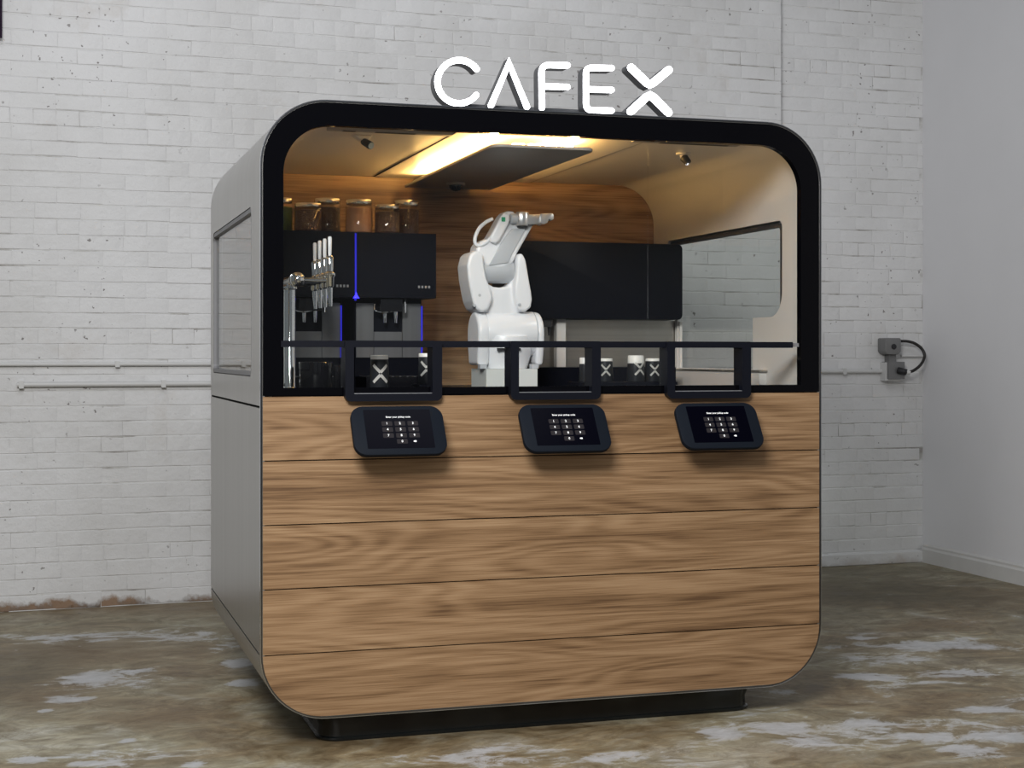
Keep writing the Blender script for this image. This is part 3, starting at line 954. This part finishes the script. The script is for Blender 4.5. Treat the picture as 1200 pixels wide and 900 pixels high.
# ------------------------------------------------------------------ coffee machines
MY = 0.85                                     # machine fronts
def machine(u0, u1, lab):
    x0 = atY(u0, 310, MY).x; x1 = atY(u1, 310, MY).x
    zt = atY(465, 273, MY).z; zm = atY(465, 349, MY).z; zl_ = atY(465, 419, MY + .07).z
    m = empty('coffee_machine', ((x0 + x1) / 2, 1.15, CT + .0005), lab, 'coffee machine', 'coffee machines')
    bm = box(bm_(), x0, x1, MY, 1.48, zm, zt, .014, 3)
    hd = obj('head', bm, M['machine'], m)
    for q in range(4):
        obj('badge_mark', box(bm_(), x1 - .075 + q * .014, x1 - .067 + q * .014, MY - .0008, MY, zm + .040, zm + .050), M['grey'], hd)
    cw = x1 - x0
    lx0, lx1 = x0 + .008, x1 - .040
    yb = MY + .09
    obj('cabinet', box(bm_(), lx0, lx1, yb, 1.45, CT + .001, zm - .001, .004, 1), M['machine'], m)
    w3 = lx1 - lx0
    a, c = lx0 + w3 * .28, lx0 + w3 * .70
    obj('steel_panel', box(bm_(), lx0 + .004, a - .002, yb - .008, yb - .0005, zl_, zm - .020, .001, 1), M['msteel'], m)
    obj('steel_panel', box(bm_(), c + .002, lx1 - .004, yb - .008, yb - .0005, zl_, zm - .020, .001, 1), M['msteel'], m)
    obj('steel_panel', box(bm_(), a, c, yb - .008, yb - .0005, zl_, zl_ + .105, .001, 1), M['msteel'], m)
    # outlet block with spouts
    xm = (a + c) / 2
    sp = obj('outlet', box(bm_(), xm - .045, xm + .045, yb - .075, yb - .0006, zm - .055, zm - .006, .008), M['gloss'], m)
    for dx in (-.022, .022):
        bm = bm_(); cyl(bm, (xm + dx, yb - .05, zm - .100), (xm + dx, yb - .05, zm - .055), .006, .009, 14)
        obj('spout', bm, M['chrome'], sp)
    bm = bm_(); tube(bm, smooth_path([(a - .005, yb - .05, zm - .025), (a - .005, yb - .055, zm - .05), (a + .03, yb - .06, zm - .058), (xm + .01, yb - .06, zm - .052)]), .005, 8)
    obj('steam_wand', bm, M['chrome'], m)
    bm = bm_(); tube(bm, smooth_path([(c + .004, yb - .045, zm - .004), (c + .004, yb - .05, zm - .035), (c + .002, yb - .055, zm - .06)]), .005, 8)
    obj('milk_pipe', bm, M['chrome'], m)
    # drip tray
    tr = obj('drip_tray', box(bm_(), lx0, lx1, MY - .14, yb - .009, CT + .001, CT + .05, .006), M['gloss'], m)
    for q in range(9):
        xx = lx0 + .02 + q * (w3 - .04) / 8
        obj('tray_slat', box(bm_(), xx - .004, xx + .004, MY - .13, yb - .02, CT + .0505, CT + .053), M['msteel'], tr)
    obj('light_bar', box(bm_(), lx1 - .003, lx1 + .002, yb - .016, yb - .0085, zl_, zm - .03), M['bluedim'], m)
    return x0, x1, zt, zm
mB = machine(418.7, 511, 'black coffee machine beside the oak back wall')
xw = mB[1] - mB[0]
mA = machine(416.2 - (511 - 418.7), 415.8, 'black coffee machine behind the chrome taps')
bm = box(bm_(), (mA[1] + mB[0]) / 2 - .004, (mA[1] + mB[0]) / 2 + .004, MY + .01, MY + .018, mA[3] - .012, mA[2] - .004)
bar = tag(obj('light_strip', bm, M['bluedim']), 'thin blue light strip between the two black coffee machines', 'light')
xm_ = (mA[1] + mB[0]) / 2
bm = bm_(); prism(bm, [(xm_ - .013, mA[3] - .004), (xm_ + .013, mA[3] - .004), (xm_ + .005, mA[3] + .008), (xm_, mA[3] + .022), (xm_ - .005, mA[3] + .008)], MY - .004, MY - .0006, 'y')
obj('light_tip', bm, M['blue'], bar)

# jars on the machines
def jar(u0, u1, vtop, vbot, y, mat, name, lab):
    x0 = atY(u0, vtop, y).x; x1 = atY(u1, vtop, y).x
    zt = atY((u0 + u1) / 2, vtop, y).z; zb = mA[2] + .0006
    r = (x1 - x0) / 2; cx = (x0 + x1) / 2
    t = empty('storage_jar', (cx, y, zb), lab, 'jar', 'jars on the coffee machines')
    h = zt - zb
    bm = bm_(); lathe(bm, cx, y, [(r * .9, zb), (r, zb + .006), (r, zb + h * .80), (r * .93, zb + h * .86)])
    obj('glass_body', bm, M['jarglass'], t, 40)
    bm = bm_(); lathe(bm, cx, y, [(r * .88, zb + .004), (r * .95, zb + .008), (r * .95, zb + h * .74), (r * .7, zb + h * .76)])
    obj('contents', bm, M[mat], t, 40)
    bm = bm_(); lathe(bm, cx, y, [(r * .95, zb + h * .861), (r * .97, zb + h * .875), (r * .97, zt - .004), (r * .93, zt)])
    obj('lid', bm, M['lid'], t, 40)
jar(318, 343, 232.5, 0, 1.02, 'matcha', 0, 'glass jar of green powder on the machine behind the taps')
jar(345, 377, 238.5, 0, .93, 'bean2', 0, 'short glass jar of brown beans beside the green jar')
jar(368, 399, 233, 0, 1.06, 'beans', 0, 'tall glass jar of very dark beans beside the tan jar')
jar(405, 436, 234.5, 0, .95, 'cocoa', 0, 'glass jar of tan powder above the blue light strip')
jar(439, 468.5, 240.5, 0, .93, 'bean2', 0, 'short glass jar of brown beans beside the tan jar')
jar(461, 491, 235.5, 0, 1.06, 'beans', 0, 'tall glass jar of dark beans closest to the oak wall')

# ------------------------------------------------------------------ tap column
PY = .36
pe = atY(349, 327.5, PY)
tap = empty('tap_tower', (pe.x - .01, .55, CT + .0005), 'chrome tap tower with four upright handles beside the coffee machines', 'tap tower')
bm = bm_(); cyl(bm, (pe.x, PY + .02, pe.z), (pe.x, .80, pe.z), .024, None, 24)
pipe_ = obj('manifold', bm, M['chrome'], tap, 40)
bm = bm_()
bmesh.ops.create_uvsphere(bm, u_segments=24, v_segments=14, radius=.0275, matrix=Matrix.Translation((pe.x, PY + .006, pe.z)))
obj('end_ball', bm, M['chrome'], pipe_, 80)
bm = bm_(); cyl(bm, (pe.x, PY + .030, pe.z), (pe.x, PY + .040, pe.z), .0275, None, 24, .002)
obj('collar', bm, M['chrome'], pipe_, 40)
cyy = PY + .19
bm = bm_(); lathe(bm, pe.x, cyy, [(.045, CT + .001), (.045, CT + .008), (.026, CT + .014), (.022, CT + .02), (.022, pe.z - .03), (.030, pe.z - .026), (.030, pe.z - .018)])
obj('column', bm, M['chrome'], tap, 40)
for k, u in enumerate((386.5, 379.7, 373.4, 367.3)):
    y = PY + .045 + k * .107
    xh = atY(386.5, 300, PY + .045).x
    dz = pe.z
    bm = bm_(); cyl(bm, (pe.x + .02, y, dz), (xh + .004, y, dz), .009, None, 14)
    sh = obj('shank', bm, M['chrome'], tap, 40)
    bm = bm_(); lathe(bm, xh, y, [(.011, dz - .026), (.016, dz - .020), (.016, dz + .012), (.021, dz + .018), (.021, dz + .026), (.012, dz + .034), (.015, dz + .084), (.011, dz + .091)], 16)
    obj('faucet_body', bm, M['chrome'], tap, 40)
    bm = bm_(); lathe(bm, xh, y, [(.0055, dz + .0912), (.0068, dz + .098), (.0075, dz + .156), (.005, dz + .162)], 12)
    obj('handle', bm, M['robot'], tap, 40)
    bm = bm_(); cyl(bm, (xh + .003, y, dz - .095), (xh, y, dz - .0265), .0065, .0115, 14)
    obj('spout', bm, M['chrome'], tap, 40)

# black canisters on the counter by the column
def canister(u0, u1, vt, y, lab):
    x0, x1 = atY(u0, vt, y).x, atY(u1, vt, y).x; zt = atY(u0, vt, y).z; r = (x1 - x0) / 2; cx = (x0 + x1) / 2
    t = empty('canister', (cx, y, CT + .0005), lab, 'canister', 'black canisters by the taps')
    bm = bm_(); lathe(bm, cx, y, [(r * .94, CT + .001), (r, CT + .006), (r, zt - .022)], 32); obj('body', bm, M['gloss'], t, 40)
    bm = bm_(); lathe(bm, cx, y, [(r * 1.03, zt - .0215), (r * 1.03, zt - .003), (r * .98, zt)], 32); obj('lid', bm, M['gloss'], t, 40)
canister(351, 389, 424, .46, 'wide gloss black canister under the tap spouts')
canister(391, 412, 428, .38, 'narrow gloss black canister beside the pickup frame')

# ------------------------------------------------------------------ robot arm
RY = .80
def RP(u, v, y=RY):
    p = atY(u, v, y); return (p.x, p.z)
bx0, bz0 = RP(561, 453); bx1, _ = RP(620, 453)
bot = empty('robot_arm', ((bx0 + bx1) / 2, RY, CT + .0005), 'white six axis robot arm with a gripper inside the kiosk', 'robot')
bz1 = RP(590, 432)[1]
obj('base', box(bm_(), bx0, bx1, RY - .11, RY + .11, CT + .001, bz1, .004, 2), M['robotbase'], bot)
# waist
cx = (RP(558, 420)[0] + RP(624, 420)[0]) / 2
bm = bm_()
prof = [(.092, RP(592, 431.8)[1]), (.098, RP(592, 428)[1]), (.100, RP(592, 424)[1]), (.112, RP(592, 412)[1]), (.118, RP(592, 402)[1]), (.112, RP(592, 394)[1])]
lathe(bm, cx, RY, prof, 36)
obj('waist', bm, M['robot'], bot, 50)
for u in (559, 619):
    x, z = RP(u, 429)
    obj('foot_bolt', box(bm_(), x - .014, x + .014, RY - .095, RY - .06, RP(592, 431.7)[1], RP(592, 426.5)[1], .003, 1), M['robotgrey'], bot)
# shoulder drum, axis across
xa, zc = RP(566, 391); xb, _ = RP(624, 391)
rr = (RP(592, 365)[1] - RP(592, 391)[1])
bm = bm_(); cyl(bm, (xa, RY, zc), (xb, RY, zc), rr, None, 48, .004)
drum = obj('shoulder_drum', bm, M['robot'], bot, 40)
# rounded end housings reaching down to the waist
def housing(u0, u1, rscale, nm):
    x0, x1 = RP(u0, 391)[0], RP(u1, 391)[0]
    r = rr * rscale
    pts = [(RY + r * math.cos(a), zc + r * math.sin(a)) for a in [i * PI / 20 for i in range(21)]]
    zl2 = RP(592, 428)[1]
    pts += [(RY - r * .98, zc - r * .5), (RY - r * .75, zl2), (RY + r * .75, zl2), (RY + r * .98, zc - r * .5)]
    bm = bm_(); prism(bm, pts, x0, x1, 'x', min(.014, abs(x1 - x0) * .45), 4)
    h_ = obj(nm, bm, M['robot'], bot, 50)
    soften(h_, .004, 8)
    return h_
housing(554, 568, 1.0, 'shoulder_housing')
housing(622, 631, .98, 'shoulder_housing')
obj('slot', box(bm_(), RP(574, 0)[0], RP(600, 0)[0], RY - .1195, RY - .10, RP(592, 411)[1], RP(592, 408)[1]), M['dark'], bot)
bm = bm_(); cyl(bm, (xb - .007, RY, zc), (xb - .004, RY, zc), rr + .0012, None, 48)
obj('seam_ring', bm, M['robotgrey'], drum, 40)
# upper arm fork
left = [(541.5, 312), (544.5, 300), (549, 296), (555, 295), (560, 299), (561.5, 314), (564, 327), (569, 340), (571, 352), (566, 364), (559, 367), (552, 363), (548, 354), (545.5, 342), (543, 328)]
right = [(600, 304), (602.5, 298), (606.5, 299), (610, 306), (613, 324), (616.5, 343), (617.5, 352), (616, 361), (609, 366.5), (602, 364), (598, 352), (597, 338), (599, 322)]
web = [(562, 322), (568, 332), (575, 336.5), (584, 337.5), (592, 335.5), (599, 326), (606, 345), (606, 366), (600, 373), (572, 373), (563, 366), (560, 345)]
bm = bm_()
for pts, dep in ((left, .080), (right, .076), (web, .040)):
    b2 = bm_(); prism(b2, [RP(*p) for p in pts], RY - dep, RY + dep, 'y', .008, 3)
    m2 = bpy.data.meshes.new('t'); b2.to_mesh(m2); b2.free(); bm.from_mesh(m2); bpy.data.meshes.remove(m2)
arm = obj('upper_arm', bm, M['robot'], bot, 50)
soften(arm, .004, 14)
for uu, vv in ((556, 358), (562, 346), (609, 357)):
    x, z = RP(uu, vv, RY - .079)
    bm = bm_(); cyl(bm, (x, RY - .0815, z), (x, RY - .060, z), .006, None, 12)
    obj('cap_screw', bm, M['robotgrey'], arm, 40)
# elbow drum between the prongs
ex0, ez = RP(561, 317); ex1, _ = RP(599, 317)
bm = bm_(); cyl(bm, (ex0, RY, ez), (ex1, RY, ez), .052, None, 36, .004)
obj('elbow_drum', bm, M['robotgrey'], bot, 40)
# forearm
fa = [(554, 298), (555, 290), (559, 284), (571, 279), (585, 254), (590, 248.5), (597, 248.5), (603, 254), (612, 264), (621, 265), (602, 298), (597, 310), (582, 316), (566, 313)]
bm = bm_(); prism(bm, [RP(*p) for p in fa], RY - .052, RY + .060, 'y', .010, 3)
fore = obj('forearm', bm, M['robot'], bot, 50)
soften(fore, .004, 8)
gp = [(573, 311), (588, 283), (600, 268), (617, 267), (600, 298), (596, 308)]
bm = bm_(); prism(bm, [RP(*p, RY - .056) for p in gp], RY - .058, RY - .050, 'y', .003, 2)
obj('forearm_cover', bm, M['robotgrey'], fore, 50)
cap = [(590, 249.5), (596, 252), (597.5, 258), (585, 282), (580, 286), (574.5, 284), (573.5, 278), (586, 254)]
bm = bm_(); prism(bm, [RP(*p, RY - .06) for p in cap], RY - .075, RY - .051, 'y', .010, 4)
obj('motor_cover', bm, M['robot'], fore, 50)
x, z = RP(590, 257, RY - .077)
obj('green_mark', box(bm_(), x - .008, x + .008, RY - .0765, RY - .0745, z - .009, z + .009, .0006, 1), M['green'], fore)
# wrist and gripper
GY = RY - .062
x0, z0 = RP(598, 256.5, GY)
bm = bm_(); cyl(bm, (x0, GY, z0), (RP(606, 256, GY)[0], GY, z0), .021, None, 28, .003)
wr = obj('wrist_flange', bm, M['robotgrey'], bot, 40)
hx = RP(612, 0, GY)[0]
bm = bm_(); cyl(bm, (hx, GY, RP(592, 264.5, GY)[1]), (hx, GY, RP(592, 248, GY)[1]), .027, None, 28, .005)
gr = obj('gripper_hub', bm, M['alu'], bot, 40)
bm = bm_(); cyl(bm, (hx, GY, RP(592, 266, GY)[1]), (hx, GY, RP(592, 264.6, GY)[1]), .022, None, 28, .001)
obj('hub_ring', bm, M['dark'], gr, 40)
gp = [(617, 251.5), (634, 251), (640, 252), (640, 258), (636, 261), (628, 263), (617, 263)]
bm = bm_(); prism(bm, [RP(*p, GY - .02) for p in gp], GY - .022, GY + .022, 'y', .003, 2)
obj('gripper_body', bm, M['alu'], bot, 40)
for dy in (-.036, .014):
    bm = bm_(); prism(bm, [RP(*p, GY - .03) for p in [(634, 250.5), (647, 250), (648.5, 252), (648.5, 256.5), (645.5, 258.5), (643, 257), (641, 261), (637, 263), (633, 261.5)]], GY + dy, GY + dy + .020, 'y', .002, 2)
    obj('gripper_finger', bm, M['alu'], bot, 40)
# cable loop
pts = [(577.5, 256.5), (570, 260), (562, 267), (557.5, 276), (556.5, 283), (559, 287), (565, 287), (571, 283.5), (576, 277)]
bm = bm_(); tube(bm, smooth_path([(*(lambda q: (q[0], RY - .05, q[1]))(RP(*p, RY - .05)),) for p in pts], 6), .0075, 10)
obj('cable_hose', bm, M['robot'], bot, 60)

# ------------------------------------------------------------------ dispenser cabinet and back counter
CY = 1.15
x0 = atY(606, 300, CY).x; x1 = atY(800, 300, CY).x; zt = atY(700, 284, CY).z; zb = atY(700, 374, CY).z
disp = empty('wall_cabinet', ((x0 + x1) / 2, 1.3, zb), 'wide black wall cabinet hung behind the robot arm', 'cabinet')
bm = bm_(); prism(bm, rrect(x0, x1, zb, zt, .022, 6), CY + .012, 1.5295, 'y')
obj('carcass', bm, M['machine'], disp, 40)
bm = bm_(); prism(bm, rrect(x0, x1, zb, zt, .022, 6), CY, CY + .0115, 'y', .003, 2)
obj('front_panel', bm, M['machine'], disp, 40)
a = atY(631, 378, CY + .03); c = atY(646.5, 378, CY + .03)
nz = obj('nozzle_block', box(bm_(), a.x, c.x, CY + .02, CY + .09, atY(640, 383, CY + .02).z, zb - .0005, .002, 1), M['dark'], disp)
xm = atY(643.5, 388, CY + .05).x
bm = bm_(); cyl(bm, (xm, CY + .05, atY(643, 393, CY + .05).z), (xm, CY + .05, atY(643, 383, CY + .02).z), .004, .008, 12)
obj('nozzle', bm, M['dark'], nz, 40)
# stainless back splash below it and low black plinth box on the counter
bx = atY(618, 400, 1.27).x; cx1 = atY(793.5, 400, 1.27).x
zs = atY(700, 430, 1.22).z
obj('splash_back', box(bm_(), bx, cx1, 1.27, 1.529, CT + .001, zb - .001), M['steel'], kiosk)
pb = tag(obj('counter_box', box(bm_(), atY(600, 440, 1.0).x, atY(792, 440, 1.0).x, 1.0, 1.268, CT + .0005, zs, .004, 1), M['machine']), 'low black box on the counter under the wall cabinet', 'box')
p0, p1 = atY(652.5, 400, 1.20).x, atY(663, 400, 1.20).x
post = tag(obj('support_post', box(bm_(), p0, p1, 1.20, 1.2395, zs + .0005, zb - .0006, .002, 1), M['liner']), 'pale upright post between the low black box and the wall cabinet', 'post')
p0, p1 = atY(793.8, 400, 1.235).x, W - .0425
obj('corner_strip', box(bm_(), p0, p1, 1.236, 1.262, CT + .001, zb + .02, .001, 1), M['liner'], kiosk)

# ------------------------------------------------------------------ cups
def cup(u0, u1, vt, vb, y, lab, zbase=None, xoff=0.0, wb=1.18, wband=.12):
    """tapered cup, narrower at the white banded top, with the mark on its side"""
    pt0, pt1 = atY(u0, vt, y), atY(u1, vt, y)
    r = (pt1.x - pt0.x) / 2; cx = (pt0.x + pt1.x) / 2
    zt = pt0.z; zb_ = zbase if zbase is not None else atY(u0, vb, y).z
    t = empty('cup', (cx, y, zb_), lab, 'cup', 'black cups on the kiosk counter')
    h = zt - zb_; rb = r * wb
    zw = zt - h * wband
    rw = r + (rb - r) * wband
    bm = bm_(); lathe(bm, cx, y, [(rb * .97, zb_ + .0005), (rb, zb_ + .003), (rw, zw)], 32); obj('body', bm, M['cup'], t, 40)
    bm = bm_(); lathe(bm, cx, y, [(rw * 1.005, zw + .0003), (r * 1.01, zt - .002), (r * .95, zt)], 32); obj('white_band', bm, M['cupwhite'], t, 40)
    # the mark: two chevrons lying on the cone
    zc_ = zb_ + h * .50; s = h * .235
    vdir = math.atan2(CAM[1] - y, CAM[0] - cx) + xoff
    def on(px, pz):
        rad = rb + (r - rb) * ((pz - zb_) / h) + .0008
        a = vdir + px / rad
        return Vector((cx + rad * math.cos(a), y + rad * math.sin(a), pz))
    bm = bm_()
    th_ = s * .17
    for sg in (1, -1):
        for lr in (-1, 1):
            n = 6
            prev = None
            for i in range(n + 1):
                tt = i / n
                px, pz = lr * s * .86 * tt, zc_ + sg * (s * .14 + s * .86 * tt)
                # thickness perpendicular to the arm
                nx_, nz_ = -sg * lr * .707 * th_, .707 * th_
                q = [on(px + nx_, pz + nz_ * (1 if True else 1)), on(px - nx_, pz - nz_)]
                vv = [bm.verts.new(k) for k in q]
                if prev: bm.faces.new((prev[0], prev[1], vv[1], vv[0]))
                prev = vv
    geo = bmesh.ops.solidify(bm, geom=bm.faces[:], thickness=.0005)
    obj('cup_mark', bm, M['cupwhite'], t, None)
    return t
SH = Z(1.1036)
cup(434.5, 454.5, 416, 458, .13, 'large black cup with white mark standing in the pickup frame by the taps', SH, 0.12)
cup(491, 510, 414, 450, .30, 'black cup with white mark on the small black stand', None, -.05)
# tray for the cups
ty = .62
zt_ = atY(730, 447.5, ty).z
tray = tag(obj('cup_tray', box(bm_(), atY(672, 447, ty).x, atY(786, 447, ty).x, ty - .07, ty + .07, CT + .0005, zt_, .003, 1), M['black']), 'black tray under the row of cups between two pickup frames', 'tray')
cup(679.5, 691, 419, 447, ty, 'black cup half hidden behind the frame post beside the robot', zt_ + .0005, .9, 1.18, .26)
cup(701.5, 717, 420, 447, ty, 'black cup with large white mark beside the frame post', zt_ + .0005, .10)
cup(736.5, 753.5, 416.5, 447, ty - .03, 'black cup with deep white band and small white mark', zt_ + .0005, .5, 1.22, .30)
cup(757, 772.5, 420, 447, ty, 'black cup with large white mark at the tray end', zt_ + .0005, .30)
# second glimpse of the cup behind the first frame needs support
p = atY(491, 450, .30); q = atY(510, 450, .30)
tag(obj('cup_stand', box(bm_(), p.x - .012, q.x + .012, .24, .36, CT + .006, p.z - .0005, .003, 1), M['black']), 'small black stand carrying the cup behind the pickup frame', 'stand')
# little white holders at the right end of each pickup shelf
for k, (a, c) in enumerate(fx):
    lab = ('small white card holder in the pickup frame by the taps', 'small white card holder in the pickup frame by the robot', 'small white card holder in the pickup frame by the side window')[k]
    t = empty('card_holder', (c - .075, .02, SH + .0005), lab, 'holder', 'card holders on the pickup shelves')
    obj('foot', box(bm_(), c - .105, c - .045, .010, .034, SH + .0005, SH + .006, .001, 1), M['cupwhite'], t)
    obj('slot_bar', box(bm_(), c - .098, c - .052, .0085, .0098, SH + .0015, SH + .0045), M['dark'], t)

# ------------------------------------------------------------------ ceiling fittings inside the kiosk
p = atZ(424, 159, LZ)
sp = empty('spotlight', (p.x, p.y, LZ - .045), 'white wedge spotlight with dark lens above the coffee machines', 'spotlight')
bm = bm_(); prism(bm, [(p.x - .035, LZ - .0006), (p.x + .035, LZ - .0006), (p.x + .022, LZ - .018), (p.x + .006, LZ - .026), (p.x - .012, LZ - .016)], p.y - .022, p.y + .022, 'y', .003, 2)
obj('housing', bm, M['liner'], sp, 40)
bm = bm_(); cyl(bm, (p.x + .004, p.y - .010, LZ - .022), (p.x + .022, p.y - .052, LZ - .042), .013, .015, 20, .002)
obj('lens', bm, M['dark'], sp, 40)
bm = bm_(); cyl(bm, (p.x + .0225, p.y - .0525, LZ - .0425), (p.x + .0232, p.y - .0542, LZ - .0433), .012, None, 20)
obj('lens_ring', bm, M['chrome'], sp, 40)
p = atZ(801, 179, LZ)
sp = empty('spotlight', (p.x, p.y, LZ - .04), 'small dark round spotlight on the ceiling above the side window', 'spotlight')
bm = bm_(); lathe(bm, p.x, p.y, [(.012, LZ - .022), (.016, LZ - .010), (.030, LZ - .007), (.030, LZ - .001)], 24); obj('rose', bm, M['liner'], sp, 40)
bm = bm_(); cyl(bm, (p.x, p.y, LZ - .018), (p.x + .012, p.y - .02, LZ - .042), .017, .014, 20, .002); obj('lens', bm, M['dark'], sp, 40)


def spot(name, loc, target, watt, ang):
    l = bpy.data.lights.new(name, 'SPOT'); l.energy = watt; l.spot_size = math.radians(ang); l.spot_blend = .6
    l.shadow_soft_size = .012; l.color = (1.0, 0.97, 0.95)
    o = bpy.data.objects.new(name, l); COL.objects.link(o); o.location = loc
    o.rotation_euler = (Vector(target) - Vector(loc)).to_track_quat('-Z', 'Y').to_euler()
q = atZ(424, 159, LZ)
spot('spotlight_beam', (q.x + .024, q.y - .056, LZ - .0445), (1.0, .75, Z(1.45)), 9, 75)
spot('spotlight_beam', (p.x + .015, p.y - .025, LZ - .0475), (1.35, .75, Z(1.35)), 8, 100)
p = atZ(534, 217, HP - .01)
dc = empty('dome_camera', (p.x, min(p.y, 1.40), HP - .034), 'dark dome camera under the hung ceiling panel', 'camera')
bm = bm_(); lathe(bm, p.x, min(p.y, 1.40), [(.040, HP - .010), (.040, HP - .0005)], 28); obj('rim', bm, M['dropp'], dc, 40)
bm = bm_(); lathe(bm, p.x, min(p.y, 1.40), [(.006, HP - .036), (.018, HP - .032), (.027, HP - .022), (.030, HP - .0105)], 24); obj('dome', bm, M['gloss'], dc, 60)

# ------------------------------------------------------------------ conduits, electrical boxes, banner
def wall_pipe(u0, v0, u1, v1, r, fy, lab, off=.018, brk=()):
    def hit(u, v):
        y = 3.3
        for _ in range(6): p = atY(u, v, y); y = fy(p.x) - off
        return atY(u, v, y)
    a, c = hit(u0, v0), hit(u1, v1)
    z = (a.z + c.z) / 2
    a.z = c.z = z
    t = empty('conduit', ((a.x + c.x) / 2, (a.y + c.y) / 2, z - r), lab, 'conduit')
    bm = bm_(); tube(bm, [a, c], r, 14); obj('pipe', bm, M['pipe'], t, 40)
    for f_ in brk:
        q = a.lerp(c, f_); 
        bm = bm_(); box(bm, q.x - .012, q.x + .012, q.y - r - .003, fy(q.x) - .0005, z - r - .006, z + r + .006, .003, 1); obj('clip', bm, M['pipe'], t)
    return a, c
wall_pipe(-60, 427.5, 262, 426.3, .010, wall_y, 'thin white conduit, upper of two on the brick wall', .018, (.1, .6))
wall_pipe(20, 450.5, 262, 449.6, .014, wall_y, 'thicker white conduit, lower of two on the brick wall', .022, (.02, .7))
wall_pipe(940, 436.5, 1037, 433.8, .013, rec_y, 'white conduit running from the grey boxes behind the kiosk', .02, (.5,))


def hitw(u, v, off):
    y = 3.4
    for _ in range(6): p = atY(u, v, y); y = rec_y(p.x) - off
    return atY(u, v, y)
p = hitw(1047, 406, .10); PXM = (p.y - CAM[1]) / F * 1.03
eb = empty('electrical_box', (p.x, p.y, p.z - .12), 'grey electrical box with round socket and black cable loop by the corner', 'electrical box')
wy = lambda x: rec_y(x) - .004
a = hitw(1037.5, 396, .1); c = hitw(1056, 415.5, .1)
bm = bm_(); prism(bm, rrect(a.x, c.x, c.z, a.z, .025, 6, (.03, .03, .012, .012)), a.y, wy(a.x), 'y', .006, 2)
ub = obj('upper_box', bm, M['boxgrey'], eb, 40)
q = hitw(1047.7, 406.2, .105)
bm = bm_(); cyl(bm, (q.x, a.y - .006, q.z), (q.x, a.y - .0003, q.z), .018, None, 24, .002); obj('socket', bm, M['dark'], ub, 40)
n0, n1 = hitw(1042, 420, .06), hitw(1050, 420, .06)
bm = box(bm_(), n0.x, n1.x, n0.y, wy(n0.x), hitw(1046, 426, .06).z, c.z + .002, .003, 1); obj('nipple', bm, M['boxgrey'], eb)
a2 = hitw(1041.5, 424, .09); c2 = hitw(1060, 444, .09)
bm = box(bm_(), a2.x, c2.x, a2.y, wy(a2.x), c2.z, a2.z, .004, 1); lb = obj('lower_box', bm, M['boxgrey'], eb)
bm = box(bm_(), a2.x - .012, c2.x - .02, a2.y + .02, wy(a2.x) + .001, c2.z - .012, a2.z - .004, .002, 1); obj('box_plate', bm, M['pipe'], lb)
q0 = Vector((hitw(1053, 434, .1).x, a2.y - .0005, hitw(1053, 434, .1).z))
bm = bm_(); cyl(bm, q0, q0 + Vector((.035, -.045, -.012)), .022, .020, 18, .003); obj('plug', bm, M['dark'], lb, 40)
bm = bm_(); cyl(bm, q0 + Vector((.0355, -.0455, -.0122)), q0 + Vector((.058, -.052, -.016)), .014, .013, 16, .002); obj('gland', bm, M['trimp'], lb, 40)
cp = []
for (u, v), off in zip(((1056, 399.8), (1063, 400), (1071, 402), (1078, 406.5), (1082, 411.5), (1083.5, 417), (1081.5, 423.5), (1077, 429.5), (1070, 434.5), (1063, 436.5), (1059.5, 436)), (.07, .075, .085, .10, .11, .12, .13, .135, .14, .14, .14)):
    cp.append(hitw(u, v, off))
bm = bm_(); tube(bm, smooth_path(cp, 5), .0095, 10); obj('cable', bm, M['cable'], eb, 60)
# small conduit from the boxes to the corner
wall_pipe(1056, 417.5, 1083, 417, .008, rec_y, 'thin pale conduit between the upper grey box and the corner', .015)

a = atY(-30, -20, 3.18); c = atY(2.6, 45, 3.18)
bm = bm_()
n = 14
rows = []
for j in range(2):
    rows.append([bm.verts.new((a.x + (c.x - a.x) * i / n, 3.18 + .010 * math.sin(i * 1.3), (a.z + .35, c.z)[j])) for i in range(n + 1)])
for i in range(n): bm.faces.new((rows[0][i], rows[0][i + 1], rows[1][i + 1], rows[1][i]))
bmesh.ops.solidify(bm, geom=bm.faces[:], thickness=.006)
tag(obj('hanging_banner', bm, M['purple']), 'dark purple cloth banner edge hanging high on the brick wall', 'banner')
